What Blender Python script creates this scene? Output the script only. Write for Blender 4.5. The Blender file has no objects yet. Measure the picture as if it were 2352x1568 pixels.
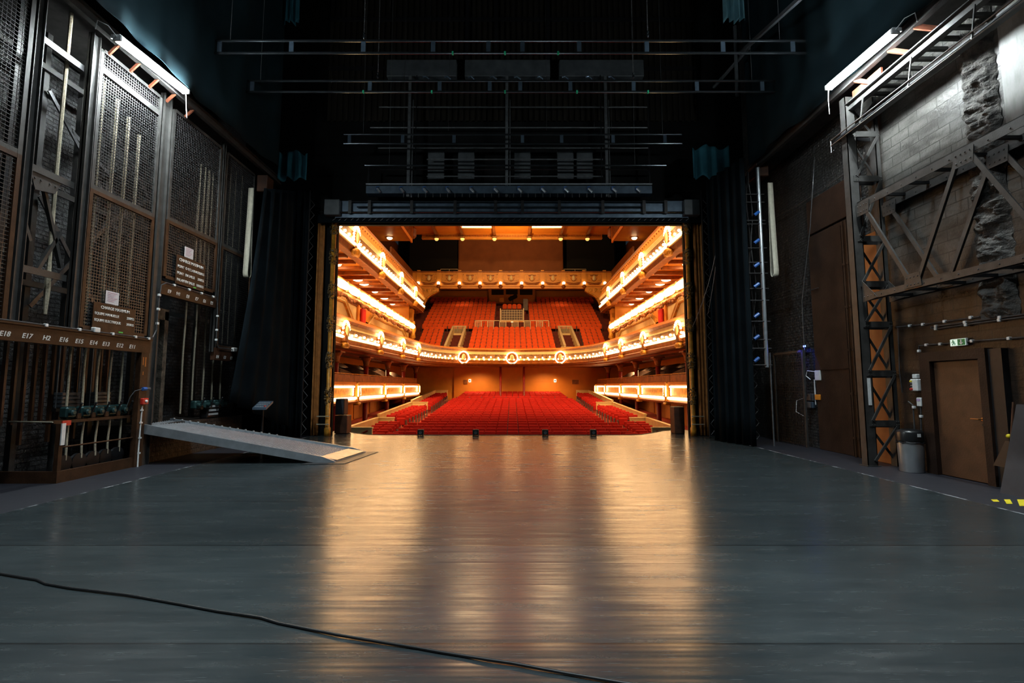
import bpy, math, random
from mathutils import Vector, Matrix
rng = random.Random(11)
COL = bpy.context.scene.collection
PI = math.pi
# ---------------------------------------------------------------- camera model (2352 x 1568 frame)
FL, CAMZ = 1120.0, 1.6
TH = math.atan(102 / 1120.0)
CT, ST = math.cos(TH), math.sin(TH)
def ray(px, py):
    u, v = px - 1176.0, 784.0 - py
    return u, FL * CT - v * ST, FL * ST + v * CT
def onx(px, py, X):
    a, b, c = ray(px, py); s = X / a
    return Vector((X, b * s, CAMZ + c * s))
def ony(px, py, Y):
    a, b, c = ray(px, py); s = Y / b
    return Vector((a * s, Y, CAMZ + c * s))
def onz(px, py, Z=0.0):
    a, b, c = ray(px, py); s = (Z - CAMZ) / c
    return Vector((a * s, b * s, Z))

# ---------------------------------------------------------------- mesh building
class MB:
    def __init__(s):
        s.v, s.f, s.m, s.k = [], [], [], 0
    def add(s, vs, fs):
        b = len(s.v); s.v += [Vector(p) for p in vs]
        for f in fs:
            s.f.append(tuple(b + i for i in f)); s.m.append(s.k)
        return s
    def box(s, x0, x1, y0, y1, z0, z1):
        x0, x1 = min(x0, x1), max(x0, x1); y0, y1 = min(y0, y1), max(y0, y1); z0, z1 = min(z0, z1), max(z0, z1)
        vs = [(x, y, z) for z in (z0, z1) for y in (y0, y1) for x in (x0, x1)]
        return s.add(vs, [(0, 2, 3, 1), (4, 5, 7, 6), (0, 1, 5, 4), (2, 6, 7, 3), (0, 4, 6, 2), (1, 3, 7, 5)])
    def cbox(s, c, sx, sy, sz, b=0.01):
        # box with chamfered edges, centred on c
        x, y, z = sx / 2, sy / 2, sz / 2
        P = {}
        vs = []
        for i in (-1, 1):
            for j in (-1, 1):
                for k in (-1, 1):
                    for ax in range(3):
                        p = [i * x, j * y, k * z]
                        q = [p[0] - i * b, p[1] - j * b, p[2] - k * b]
                        q[ax] = p[ax]
                        P[(i, j, k, ax)] = len(vs); vs.append((c[0] + q[0], c[1] + q[1], c[2] + q[2]))
        fs = []
        def q(*a): fs.append(tuple(P[t] for t in a))
        for i in (-1, 1):
            q((i, -1, -1, 0), (i, 1, -1, 0), (i, 1, 1, 0), (i, -1, 1, 0))
            q((-1, i, -1, 1), (1, i, -1, 1), (1, i, 1, 1), (-1, i, 1, 1))
            q((-1, -1, i, 2), (1, -1, i, 2), (1, 1, i, 2), (-1, 1, i, 2))
            for j in (-1, 1):
                q((i, j, -1, 0), (i, j, 1, 0), (i, j, 1, 1), (i, j, -1, 1))
                q((i, -1, j, 0), (i, 1, j, 0), (i, 1, j, 2), (i, -1, j, 2))
                q((-1, i, j, 1), (1, i, j, 1), (1, i, j, 2), (-1, i, j, 2))
                for k in (-1, 1):
                    q((i, j, k, 0), (i, j, k, 1), (i, j, k, 2))
        return s.add(vs, fs)
    def bar(s, p, q, w, h, up=(0, 0, 1)):
        p, q, up = Vector(p), Vector(q), Vector(up)
        d = (q - p).normalized()
        a = d.cross(up)
        if a.length < 1e-4: a = d.cross(Vector((1, 0, 0)))
        a.normalize(); b = a.cross(d).normalized()
        a *= w / 2; b *= h / 2
        vs = [p - a - b, p + a - b, p + a + b, p - a + b, q - a - b, q + a - b, q + a + b, q - a + b]
        return s.add(vs, [(3, 2, 1, 0), (4, 5, 6, 7), (0, 1, 5, 4), (1, 2, 6, 5), (2, 3, 7, 6), (3, 0, 4, 7)])
    def tube(s, pts, r, n=6, closed=False):
        pts = [Vector(p) for p in pts]
        N = len(pts); rings = []; prev = None
        for i, p in enumerate(pts):
            if closed: d = pts[(i + 1) % N] - pts[i - 1]
            else: d = pts[min(i + 1, N - 1)] - pts[max(i - 1, 0)]
            d.normalize()
            if prev is None:
                a = d.cross(Vector((0, 0, 1)))
                if a.length < 1e-3: a = d.cross(Vector((1, 0, 0)))
            else: a = prev - d * prev.dot(d)
            a.normalize(); prev = a; b = d.cross(a)
            rr = r(i) if callable(r) else r
            rings.append([p + (a * math.cos(2 * PI * k / n) + b * math.sin(2 * PI * k / n)) * rr for k in range(n)])
        vs = [v for g in rings for v in g]; fs = []
        for i in range(N if closed else N - 1):
            j = (i + 1) % N
            for k in range(n):
                fs.append((i * n + k, i * n + (k + 1) % n, j * n + (k + 1) % n, j * n + k))
        if not closed:
            fs.append(tuple(range(n - 1, -1, -1))); fs.append(tuple((N - 1) * n + k for k in range(n)))
        return s.add(vs, fs)
    def lathe(s, c, prof, n=12, axis=(0, 0, 1)):
        ax = Vector(axis).normalized()
        a = ax.cross(Vector((0, 1, 0)) if abs(ax.y) < .9 else Vector((1, 0, 0))).normalized(); b = ax.cross(a)
        c = Vector(c); vs = []; fs = []
        for r, z in prof:
            for k in range(n):
                t = 2 * PI * k / n
                vs.append(c + ax * z + (a * math.cos(t) + b * math.sin(t)) * max(r, 1e-4))
        for i in range(len(prof) - 1):
            for k in range(n):
                fs.append((i * n + k, i * n + (k + 1) % n, (i + 1) * n + (k + 1) % n, (i + 1) * n + k))
        fs.append(tuple(range(n - 1, -1, -1))); fs.append(tuple((len(prof) - 1) * n + k for k in range(n)))
        return s.add(vs, fs)
    def ball(s, c, r, n=8, m=5, sz=1.0):
        return s.lathe(c, [(r * math.sin(PI * i / m), -r * sz * math.cos(PI * i / m)) for i in range(m + 1)], n)
    def prism(s, poly, ext):
        ext = Vector(ext); n = len(poly); P = [Vector(p) for p in poly]
        vs = P + [p + ext for p in P]
        fs = [tuple(range(n - 1, -1, -1)), tuple(range(n, 2 * n))]
        fs += [(i, (i + 1) % n, n + (i + 1) % n, n + i) for i in range(n)]
        return s.add(vs, fs)
    def grid(s, fn, nu, nv, thick=None):
        vs = [Vector(fn(i / nu, j / nv)) for j in range(nv + 1) for i in range(nu + 1)]
        W = nu + 1
        fs = [(j * W + i, j * W + i + 1, (j + 1) * W + i + 1, (j + 1) * W + i) for j in range(nv) for i in range(nu)]
        if thick is not None:
            t = Vector(thick); K = len(vs)
            vs = vs + [v + t for v in vs]
            fs = fs + [tuple(K + q for q in reversed(f)) for f in fs]
            rim = [j * W for j in range(nv + 1)] + [nv * W + i for i in range(1, W)] + [j * W + nu for j in range(nv - 1, -1, -1)] + [i for i in range(nu - 1, 0, -1)]
            for a, b in zip(rim, rim[1:] + rim[:1]): fs.append((a, b, K + b, K + a))
        return s.add(vs, fs)
    def sweep(s, path, prof, close=True):
        # prof: (inward offset, z) swept along a 2D path
        nrm = path_normals(path); P = len(prof); vs = []; fs = []
        for (x, y), (nx, ny) in zip(path, nrm):
            for o, z in prof: vs.append((x + nx * o, y + ny * o, z))
        for i in range(len(path) - 1):
            for k in range(P if close else P - 1):
                k2 = (k + 1) % P
                fs.append((i * P + k, (i + 1) * P + k, (i + 1) * P + k2, i * P + k2))
        if close:
            fs.append(tuple(range(P))); fs.append(tuple((len(path) - 1) * P + k for k in reversed(range(P))))
        return s.add(vs, fs)
    def build(s, name, mats, parent=None, smooth=False):
        if not isinstance(mats, (list, tuple)): mats = [mats]
        if parent is None:
            xs = [v.x for v in s.v]; ys = [v.y for v in s.v]
            loc = Vector(((min(xs) + max(xs)) / 2, (min(ys) + max(ys)) / 2, min(v.z for v in s.v)))
        else: loc = WL[parent.name]
        me = bpy.data.meshes.new(name)
        me.from_pydata([v - loc for v in s.v], [], s.f)
        for m in mats: me.materials.append(m)
        if len(mats) > 1: me.polygons.foreach_set('material_index', s.m)
        if smooth: me.polygons.foreach_set('use_smooth', [True] * len(s.f))
        me.update()
        o = bpy.data.objects.new(name, me); COL.objects.link(o)
        if parent is None: o.location = loc
        else: o.parent = parent
        WL[o.name] = loc
        return o
def path_normals(path):
    out = []
    for i in range(len(path)):
        a = Vector(path[max(i - 1, 0)]); b = Vector(path[min(i + 1, len(path) - 1)])
        d = (b - a).normalized(); out.append((d.y, -d.x))
    return out
WL = {}
def tag(o, label, cat, group=None):
    o['label'] = label; o['category'] = cat; o['kind'] = 'thing'
    if group: o['group'] = group
    return o
def thing(name, loc, label, cat, group=None):
    o = bpy.data.objects.new(name, None); COL.objects.link(o)
    o.location = loc; WL[o.name] = Vector(loc); o.empty_display_size = .2
    return tag(o, label, cat, group)
def struct(name, mb, mats, smooth=False):
    o = mb.build(name, mats, None, smooth); o['kind'] = 'structure'; return o
def solo(name, mb, mats, label, cat, group=None, smooth=False):
    return tag(mb.build(name, mats, None, smooth), label, cat, group)
def dup(root, loc, label, group=None):
    r = root.copy(); COL.objects.link(r); r.location = loc; r['label'] = label
    WL[r.name] = Vector(loc)
    if group: r['group'] = group
    for ch in root.children:
        c = ch.copy(); COL.objects.link(c); c.parent = r; WL[c.name] = Vector(loc)
        for g in ch.children:
            d = g.copy(); COL.objects.link(d); d.parent = c; WL[d.name] = Vector(loc)
    return r
def lettering(txt, at, size, face, mat, parent, align='LEFT', shear=0.0, name='lettering'):
    cu = bpy.data.curves.new(name, 'FONT'); cu.body = txt; cu.size = size; cu.extrude = .002; cu.align_x = align; cu.shear = shear; cu.offset = size * .018
    cu.materials.append(mat)
    tmp = bpy.data.objects.new(name + '_curve', cu); COL.objects.link(tmp)
    me = bpy.data.meshes.new_from_object(tmp); bpy.data.objects.remove(tmp); bpy.data.curves.remove(cu)
    if not me.materials: me.materials.append(mat)
    o = bpy.data.objects.new(name, me); COL.objects.link(o)
    cols = {'+x': ((0, 1, 0), (0, 0, 1), (1, 0, 0)), '-x': ((0, -1, 0), (0, 0, 1), (-1, 0, 0)), '-y': ((1, 0, 0), (0, 0, 1), (0, -1, 0))}[face]
    m = Matrix(cols).transposed().to_4x4()
    o.parent = parent; m.translation = Vector(at) - WL[parent.name]; o.matrix_local = m
    return o
ORD = 'first second third fourth fifth sixth seventh eighth ninth tenth eleventh twelfth thirteenth fourteenth fifteenth sixteenth seventeenth eighteenth nineteenth twentieth twenty-first twenty-second twenty-third twenty-fourth'.split()

# ---------------------------------------------------------------- materials
def newmat(name):
    m = bpy.data.materials.new(name); m.use_nodes = True
    nt = m.node_tree; b = nt.nodes['Principled BSDF']
    return m, nt, b
def L(nt, a, b): nt.links.new(a, b)
def objco(nt): return nt.nodes.new('ShaderNodeNewGeometry').outputs['Position']
def noise(nt, co, scale, detail=4, rough=.55, sc3=None):
    n = nt.nodes.new('ShaderNodeTexNoise'); n.inputs['Scale'].default_value = scale
    n.inputs['Detail'].default_value = detail; n.inputs['Roughness'].default_value = rough
    if sc3:
        mp = nt.nodes.new('ShaderNodeMapping'); mp.inputs['Scale'].default_value = sc3
        L(nt, co, mp.inputs['Vector']); co = mp.outputs['Vector']
    L(nt, co, n.inputs['Vector']); return n.outputs['Fac']
def ramp(nt, fac, stops):
    r = nt.nodes.new('ShaderNodeValToRGB'); e = r.color_ramp.elements
    while len(e) < len(stops): e.new(.5)
    for el, (p, c) in zip(e, stops): el.position = p; el.color = (*c, 1) if len(c) == 3 else c
    L(nt, fac, r.inputs['Fac']); return r.outputs['Color']
def math_(nt, op, a, b=None, clamp=False):
    n = nt.nodes.new('ShaderNodeMath'); n.operation = op; n.use_clamp = clamp
    for i, x in enumerate((a, b)):
        if x is None: continue
        if isinstance(x, (int, float)): n.inputs[i].default_value = x
        else: L(nt, x, n.inputs[i])
    return n.outputs[0]
def mix(nt, fac, a, b):
    n = nt.nodes.new('ShaderNodeMix'); n.data_type = 'RGBA'
    for s, x in (('Factor', fac), ('A', a), ('B', b)):
        i = [q for q in n.inputs if q.name == s and (q.type == 'VALUE' if s == 'Factor' else q.type == 'RGBA')][0]
        if isinstance(x, (int, float)): i.default_value = x
        elif isinstance(x, tuple): i.default_value = (*x, 1)
        else: L(nt, x, i)
    return [q for q in n.outputs if q.type == 'RGBA'][0]
def bumpn(nt, b, h, strength, dist=.02):
    n = nt.nodes.new('ShaderNodeBump'); n.inputs['Strength'].default_value = strength; n.inputs['Distance'].default_value = dist
    L(nt, h, n.inputs['Height']); L(nt, n.outputs['Normal'], b.inputs['Normal'])
def M(name, col, rough=.6, metal=0.0, var=.25, vs=4.0, bump=0.0, bs=40.0, spec=.5, sheen=0.0):
    m, nt, b = newmat(name)
    b.inputs['Roughness'].default_value = rough; b.inputs['Metallic'].default_value = metal
    b.inputs['Specular IOR Level'].default_value = spec
    if sheen: b.inputs['Sheen Weight'].default_value = sheen
    co = objco(nt)
    f = noise(nt, co, vs)
    lo = tuple(c * (1 - var) for c in col); hi = tuple(min(1, c * (1 + var)) for c in col)
    L(nt, ramp(nt, f, [(.3, lo), (.7, hi)]), b.inputs['Base Color'])
    if bump: bumpn(nt, b, noise(nt, co, bs, 3), bump)
    return m
def EM(name, col, strength):
    m, nt, b = newmat(name)
    b.inputs['Base Color'].default_value = (*[min(1, c) for c in col], 1)
    b.inputs['Emission Color'].default_value = (*col, 1); b.inputs['Emission Strength'].default_value = strength
    return m
def wallco(nt, ax):
    # (along, up, 0) coordinates for a wall that runs along axis ax
    s = nt.nodes.new('ShaderNodeSeparateXYZ'); L(nt, objco(nt), s.inputs[0])
    c = nt.nodes.new('ShaderNodeCombineXYZ'); L(nt, s.outputs[ax], c.inputs[0]); L(nt, s.outputs[2], c.inputs[1])
    return c.outputs[0], s
def brickmat(name, c1, c2, mortar, bw, bh, ax=1, rough=.45, bump=.6, nbump=.5, nscale=9.0, chips=None, msize=.015):
    m, nt, b = newmat(name)
    co, s = wallco(nt, ax)
    t = nt.nodes.new('ShaderNodeTexBrick'); L(nt, co, t.inputs['Vector'])
    t.inputs['Scale'].default_value = 1.0; t.inputs['Brick Width'].default_value = bw; t.inputs['Row Height'].default_value = bh
    t.inputs['Mortar Size'].default_value = msize; t.inputs['Mortar Smooth'].default_value = .3
    t.inputs['Color1'].default_value = (*c1, 1); t.inputs['Color2'].default_value = (*c2, 1); t.inputs['Mortar'].default_value = (*mortar, 1)
    n1 = noise(nt, objco(nt), nscale, 5, .65)
    col = mix(nt, math_(nt, 'MULTIPLY', n1, .5), t.outputs['Color'], tuple(x * .35 for x in c1))
    if chips:
        n2 = noise(nt, objco(nt), 14, 5, .7)
        k = ramp(nt, n2, [(.62, (0, 0, 0)), (.67, (1, 1, 1))])
        col = mix(nt, k, col, chips)
    L(nt, col, b.inputs['Base Color']); b.inputs['Roughness'].default_value = rough
    h = math_(nt, 'SUBTRACT', math_(nt, 'MULTIPLY', n1, nbump), math_(nt, 'MULTIPLY', t.outputs['Fac'], .5))
    bumpn(nt, b, h, bump, .05)
    return m
def floormat():
    m, nt, b = newmat('stage_vinyl')
    co = objco(nt); s = nt.nodes.new('ShaderNodeSeparateXYZ'); L(nt, co, s.inputs[0])
    q = math_(nt, 'DIVIDE', math_(nt, 'SUBTRACT', s.outputs[1], 3.19), 1.88)
    fr = math_(nt, 'FRACT', q); idx = math_(nt, 'FLOOR', q)
    base = ramp(nt, noise(nt, co, 1.3, 6, .6, (.35, 1, 1)), [(.3, (.027, .036, .039)), (.7, (.048, .061, .065))])
    # one roll has been scuffed paler than its neighbours
    eq = nt.nodes.new('ShaderNodeMath'); eq.operation = 'COMPARE'; L(nt, idx, eq.inputs[0]); eq.inputs[1].default_value = 0; eq.inputs[2].default_value = .1
    base = mix(nt, math_(nt, 'MULTIPLY', math_(nt, 'SUBTRACT', 1.0, eq.outputs[0]), .5), base, (.017, .023, .026))
    # scuffs and scratches worn into the vinyl
    sc1 = ramp(nt, noise(nt, co, 5, 8, .75, (.7, 7, 1)), [(.60, (0, 0, 0)), (.72, (1, 1, 1))])
    base = mix(nt, math_(nt, 'MULTIPLY', sc1, .13), base, (.11, .12, .125))
    for rot, sc3, th in ((.45, (1.6, 34, 1), .66), (-.30, (1.3, 30, 1), .67), (1.1, (1.5, 36, 1), .70), (.1, (1.2, 40, 1), .68)):
        mp = nt.nodes.new('ShaderNodeMapping'); mp.inputs['Rotation'].default_value = (0, 0, rot); mp.inputs['Scale'].default_value = sc3
        L(nt, co, mp.inputs['Vector'])
        sc2 = ramp(nt, noise(nt, mp.outputs['Vector'], 3, 3, .5), [(th, (0, 0, 0)), (th + .05, (1, 1, 1))])
        base = mix(nt, math_(nt, 'MULTIPLY', sc2, .32), base, (.17, .185, .19))
    seam = math_(nt, 'LESS_THAN', fr, .010)
    base = mix(nt, math_(nt, 'MULTIPLY', seam, .8), base, (.008, .009, .010))
    # bare boards outside the vinyl, with a worn tape line at its edge
    ax = math_(nt, 'ABSOLUTE', s.outputs[0])
    out = math_(nt, 'GREATER_THAN', ax, 6.42)
    chip = ramp(nt, noise(nt, co, 6, 6, .7, (3, .6, 1)), [(.60, (.008, .009, .016)), (.68, (.07, .07, .085))])
    base = mix(nt, out, base, chip)
    tape = math_(nt, 'LESS_THAN', math_(nt, 'ABSOLUTE', math_(nt, 'SUBTRACT', ax, 6.42)), .02)
    wear = ramp(nt, noise(nt, co, 3.5, 4, .7), [(.5, (0, 0, 0)), (.56, (1, 1, 1))])
    base = mix(nt, math_(nt, 'MULTIPLY', tape, wear), base, (.30, .31, .33))
    L(nt, base, b.inputs['Base Color'])
    rr = ramp(nt, noise(nt, co, 2.2, 6, .65, (.6, 3, 1)), [(.3, (.17, .17, .17)), (.7, (.30, .30, .30))])
    rg = mix(nt, out, rr, (.5, .5, .5)); L(nt, rg, b.inputs['Roughness'])
    b.inputs['Specular IOR Level'].default_value = .85
    h = noise(nt, co, 1.0, 2, .55, (.18, 6.5, 1))
    bumpn(nt, b, h, .85, .006)
    return m
# ---------------------------------------------------------------- shared materials
m_floor = floormat()
m_blackbrick = brickmat('black_painted_brick', (.13, .13, .135), (.07, .07, .075), (.025, .025, .025), .24, .085, 1, .32, 1.0, 2.2, 7, chips=(.18, .15, .12))
m_blackwall = M('black_wall_paint', (.006, .0065, .007), .7, var=.4, vs=2, bump=.3, bs=25, spec=.12)
m_steel = M('dark_steel_paint', (.040, .039, .038), .48, .1, .35, 6, .12, 60)
m_brown = M('brown_steel_paint', (.052, .024, .012), .5, 0, .35, 5, .15, 50, .25)
m_brown2 = M('brown_wall_paint', (.030, .016, .011), .55, 0, .35, 2.5, .25, 30, .2)
m_mesh = M('galvanised_wire', (.11, .11, .115), .38, .6, .25, 12)
m_meshdark = M('brown_wire', (.035, .033, .031), .4, .5, .3, 12)
m_rope = M('hemp_rope', (.46, .40, .29), .85, 0, .25, 40, .5, 120)
m_black = M('black_metal', (.012, .012, .014), .45, .2, .3, 8)
m_cloth = M('black_serge_cloth', (.0055, .0085, .011), .92, 0, .35, 1.5, .25, 120, .04)
m_teal = M('blue_lit_cloth', (.025, .110, .150), .85, 0, .35, 1.2, .3, 60, .1)  # blue light falling on the swags is put into this colour
m_net = M('dark_drape_cloth', (.010, .022, .028), .85, 0, .3, .8, 0, 40, .06)
m_pipe = M('polished_pipe', (.10, .115, .13), .16, .9, .2, 10)
m_dpipe = M('dull_pipe', (.11, .12, .13), .4, .2, .3, 10)
m_white = M('white_plastic', (.75, .76, .76), .4, 0, .08, 20)
m_paper = M('white_paper', (.70, .66, .68), .8, 0, .06, 30)
m_letter = M('white_lettering_paint', (.80, .80, .78), .6, 0, .05, 30)
m_green = M('green_lock_paint', (.020, .055, .055), .4, .3, .3, 10)
m_red = M('red_plastic', (.55, .03, .02), .35, 0, .1, 20)
m_blue = M('blue_plastic', (.02, .12, .45), .35, 0, .15, 20)
m_alu = M('aluminium_tread', (.42, .46, .50), .34, .6, .15, 6, .15, 90)
m_strap = M('cream_webbing', (.55, .52, .42), .8, 0, .12, 12, .2, 100)
m_yellow = M('yellow_tape', (.75, .60, .02), .55, 0, .25, 9)
m_grey = M('grey_paint', (.07, .08, .09), .5, .1, .3, 3)
m_bluegrey = M('blue_grey_steel', (.09, .13, .18), .35, .5, .25, 4)
m_tube = EM('tube_light', (.90, 1.0, 1.0), 460)
m_wood = M('dark_wood', (.06, .022, .010), .5, 0, .4, 5, .2, 30)

# ---------------------------------------------------------------- stage shell
b = MB()
edge = [(-6.35, 18.0), (-6.0, 17.5), (-5.55, 17.05), (-5.1, 16.6), (-4.72, 16.28), (-4.2, 16.2), (3.9, 16.2), (4.3, 16.36), (4.9, 17.0), (5.4, 17.65), (6.35, 18.25)]
b.prism([(-9.6, -4, -.35), (9, -4, -.35), (9, 16.3, -.35), (6.35, 16.3, -.35)] + [(x, y, -.35) for x, y in reversed(edge)] + [(-6.35, 16.3, -.35), (-9.6, 16.3, -.35)], (0, 0, .35))
struct('floor', b, m_floor)
b = MB(); b.sweep([(x, y + .012) for x, y in edge], [(0, -.30), (.02, -.30), (.02, .012), (0, .012)])
struct('trim_1', b, M('stage_edge_trim', (.02, .018, .016), .5, .1, .2))
b = MB(); b.box(-9.4, -9.1, -4, 16.0, 0, 17); struct('wall_left', b, m_blackbrick)
# right-hand wall: painted blockwork, darker brown below
def rwallmat():
    m, nt, bs = newmat('painted_blockwork')
    co, s = wallco(nt, 1)
    t = nt.nodes.new('ShaderNodeTexBrick'); L(nt, co, t.inputs['Vector'])
    t.inputs['Scale'].default_value = 1; t.inputs['Brick Width'].default_value = .44; t.inputs['Row Height'].default_value = .21
    t.inputs['Mortar Size'].default_value = .010; t.inputs['Mortar Smooth'].default_value = .2
    t.inputs['Color1'].default_value = (.085, .082, .076, 1); t.inputs['Color2'].default_value = (.065, .063, .059, 1); t.inputs['Mortar'].default_value = (.025, .024, .022, 1)
    n1 = noise(nt, objco(nt), 2.2, 6, .6); n2 = noise(nt, objco(nt), 13, 5, .65)
    up = mix(nt, ramp(nt, noise(nt, objco(nt), 1.6, 7, .68, (1, .7, 2.2)), [(.42, (0, 0, 0)), (.62, (1, 1, 1))]), t.outputs['Color'], (.030, .028, .026))
    low = ramp(nt, n1, [(.3, (.016, .012, .010)), (.55, (.032, .020, .014)), (.75, (.048, .035, .028))])
    low = mix(nt, math_(nt, 'MULTIPLY', t.outputs['Fac'], .5), low, (.012, .010, .009))
    z = math_(nt, 'ADD', s.outputs[2], math_(nt, 'MULTIPLY', math_(nt, 'SUBTRACT', n1, .5), 1.5))
    k = nt.nodes.new('ShaderNodeMapRange'); k.inputs['From Min'].default_value = 3.6; k.inputs['From Max'].default_value = 4.5; L(nt, z, k.inputs['Value'])
    col = mix(nt, k.outputs[0], low, up)
    chip = ramp(nt, n2, [(.70, (0, 0, 0)), (.74, (1, 1, 1))])
    col = mix(nt, math_(nt, 'MULTIPLY', chip, .5), col, (.20, .18, .16))
    L(nt, col, bs.inputs['Base Color']); bs.inputs['Roughness'].default_value = .36; bs.inputs['Specular IOR Level'].default_value = .3
    bumpn(nt, bs, math_(nt, 'SUBTRACT', math_(nt, 'MULTIPLY', n2, .7), math_(nt, 'MULTIPLY', t.outputs['Fac'], .8)), .5, .03)
    return m
m_block = rwallmat()
b = MB(); b.box(7.85, 8.15, -4, 10.4, 0, 17); struct('wall_right', b, m_block)
m_rbrick = brickmat('rough_black_brick', (.040, .041, .042), (.055, .054, .052), (.012, .012, .012), .22, .075, 1, .30, 1.0, 2.2, 9, chips=(.22, .20, .18))
b = MB(); b.box(7.9, 8.2, 10.4, 16.0, 0, 17); struct('wall_right_rear', b, m_rbrick)
b = MB()
b.box(-9.4, -5.86, 16.0, 16.14, 0, 17); b.box(5.76, 8.2, 16.0, 16.14, 0, 17); b.box(-5.86, 5.76, 16.0, 16.14, 7.0, 17)
struct('wall_proscenium', b, m_blackwall)
b = MB(); b.box(-9.4, 8.2, -4, 16.5, 17, 17.2); struct('ceiling', b, m_blackwall)
b = MB(); b.box(-9.4, 8.2, -4.3, -4, 0, 17); struct('wall_rear', b, m_blackwall)

# rubble stripe where a cross wall was broken away (real relief)
b = MB()
from mathutils import noise as mnoise
def rub(u, v):
    y = 7.45 + .62 * u; z = 2.7 + 6.6 * v
    e = min(u, 1 - u) * 4 + .15
    q = Vector((0, y * 3.0, z * 5.0))
    h = .5 + .55 * mnoise.fractal(q, 1.0, 2.0, 5)
    h = max(0, min(1, h))
    return (7.855 - .16 * h * min(1, e), y + .05 * mnoise.noise(q * 2), z)
b.grid(rub, 26, 240)
m_rubble = M('broken_masonry', (.042, .038, .034), .8, 0, .7, 9, .8, 40)
struct('trim_2', b, m_rubble)
b = MB(); b.cbox((7.82, 5.6, 7.1), .06, 3.5, 3.5, .01)
def plmat():
    m, nt, bs = newmat('stained_pale_plaster')
    co = objco(nt); n = noise(nt, co, 1.1, 7, .62, (1, 2.2, .8)); st = noise(nt, co, 3, 4, .6, (1, 5, .35))
    c = ramp(nt, n, [(.36, (.09, .09, .085)), (.52, (.20, .20, .195)), (.75, (.30, .30, .295))])
    c = mix(nt, ramp(nt, st, [(.52, (0, 0, 0)), (.75, (.7, .7, .7))]), c, (.12, .12, .12))
    L(nt, c, bs.inputs['Base Color']); bs.inputs['Roughness'].default_value = .5; bumpn(nt, bs, n, .2, .03)
    return m
m_plaster = plmat()
o = struct('trim_3', b, m_plaster)

# ---------------------------------------------------------------- LEFT: wire cages, rope locks
XL = -7.5
def cage(name, y0, y1, zs, label, cell, wire, fw=.07, group='wire mesh cage panels'):
    """framed panel of woven wire between y0,y1; zs = heights of the frame rails"""
    t = thing(name, (XL, (y0 + y1) / 2, zs[0]), label, 'wire panel', group)
    f = MB()
    for k, (a, c) in enumerate(zip(zs, zs[1:])):
        f.k = k
        for y in (y0 + fw / 2, y1 - fw / 2): f.box(XL - .03, XL + .03, y - fw / 2, y + fw / 2, a, c)
        for z in (a + (fw / 2 if k else 0), c - (0 if k else fw / 2)): f.box(XL - .028, XL + .028, y0 + fw, y1 - fw, z - fw / 2, z + fw / 2)
    f.build('frame', [m_brown, m_steel], t)
    for a, c in zip(zs, zs[1:]):
        w = MB(); k = 0
        ny = int((y1 - y0 - 2 * fw) / cell); dy = (y1 - y0 - 2 * fw) / ny
        for i in range(1, ny):
            y = y0 + fw + dy * i
            w.bar((XL - .004, y, a + fw / 2), (XL - .004, y, c - fw / 2), wire, wire, (1, 0, 0))
        nz = int((c - a - fw) / cell); dz = (c - a - fw) / nz
        for i in range(1, nz):
            z = a + fw / 2 + dz * i
            w.bar((XL + .004, y0 + fw, z), (XL + .004, y1 - fw, z), wire, wire, (0, 0, 1))
        w.build('wire_mesh', m_mesh, t)
    return t
cage('cage_panel', 5.2, 7.15, [2.55, 5.1, 9.6], 'wire mesh cage panel nearest the camera, cut by the picture edge', .062, .008)
tB = cage('cage_panel', 8.36, 9.92, [2.62, 5.1, 7.72], 'tall wire mesh cage panel right beneath the bright tube lamp', .055, .0085)
tC = cage('cage_panel', 10.28, 12.1, [3.95, 5.2, 7.7], 'wire mesh cage panel above the doorway with the ramp', .058, .008)
tD = cage('cage_panel', 12.28, 13.75, [2.6, 5.2, 7.7], 'narrow dark wire mesh cage panel farthest from the camera', .06, .008)
# gauge strips welded across panel B
b = MB(); b.box(XL + .01, XL + .03, 8.43, 9.85, 7.3, 7.42); b.build('cross_strip', m_steel, tB)
def post(y, z0, z1, label, w=.10):
    b = MB(); x = XL - .02
    b.box(x - .05, x + .06, y - w / 2, y - w / 2 + .014, z0, z1); b.box(x - .05, x + .06, y + w / 2 - .014, y + w / 2, z0, z1); b.box(x - .012, x + .012, y - w / 2, y + w / 2, z0, z1)
    solo('steel_post', b, m_steel, label, 'post', 'steel posts between the cages')
post(7.25, 2.56, 9.6, 'upright steel post beside the cage panel nearest the camera', .14)
post(8.26, 2.56, 7.9, 'upright steel post framing the near edge of the lamp-lit cage panel', .15)
post(10.10, 0, 7.9, 'tall steel post between the lamp-lit cage panel and the ramp doorway', .22)
post(12.19, 2.45, 7.9, 'thin steel post between the doorway cage and the farthest cage', .10)
# open bay between the first two posts: cross rails, gusset, braces
t = thing('brace_frame', (XL - .35, 7.75, 3.4), 'riveted dark steel brace frame in the open bay between two cages', 'brace frame')
for z in (7.2, 5.05, 3.42):
    b = MB(); b.bar((XL - .1, 7.33, z), (XL - .1, 8.17, z), .03, .11); b.build('cross_rail', m_black if z > 7 else m_steel, t)
b = MB(); b.prism([(XL - .12, 7.42, 5.0), (XL - .12, 7.95, 5.0), (XL - .12, 7.86, 4.78), (XL - .12, 7.52, 4.72)], (.02, 0, 0))
for y in (7.5, 7.6, 7.75, 7.85): b.lathe((XL - .10, y, 4.9), [(.016, 0), (.013, .012), (0, .014)], 8, (1, 0, 0))
b.build('gusset_plate', m_steel, t)
for y0, z0, y1, z1 in ((7.75, 4.85, 8.17, 3.6), (8.1, 4.2, 7.75, 3.44), (7.36, 4.5, 7.6, 3.9)):
    b = MB(); b.bar((XL - .2, y0, z0), (XL - .2, y1, z1), .06, .05); b.build('brace', m_steel, t)
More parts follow.
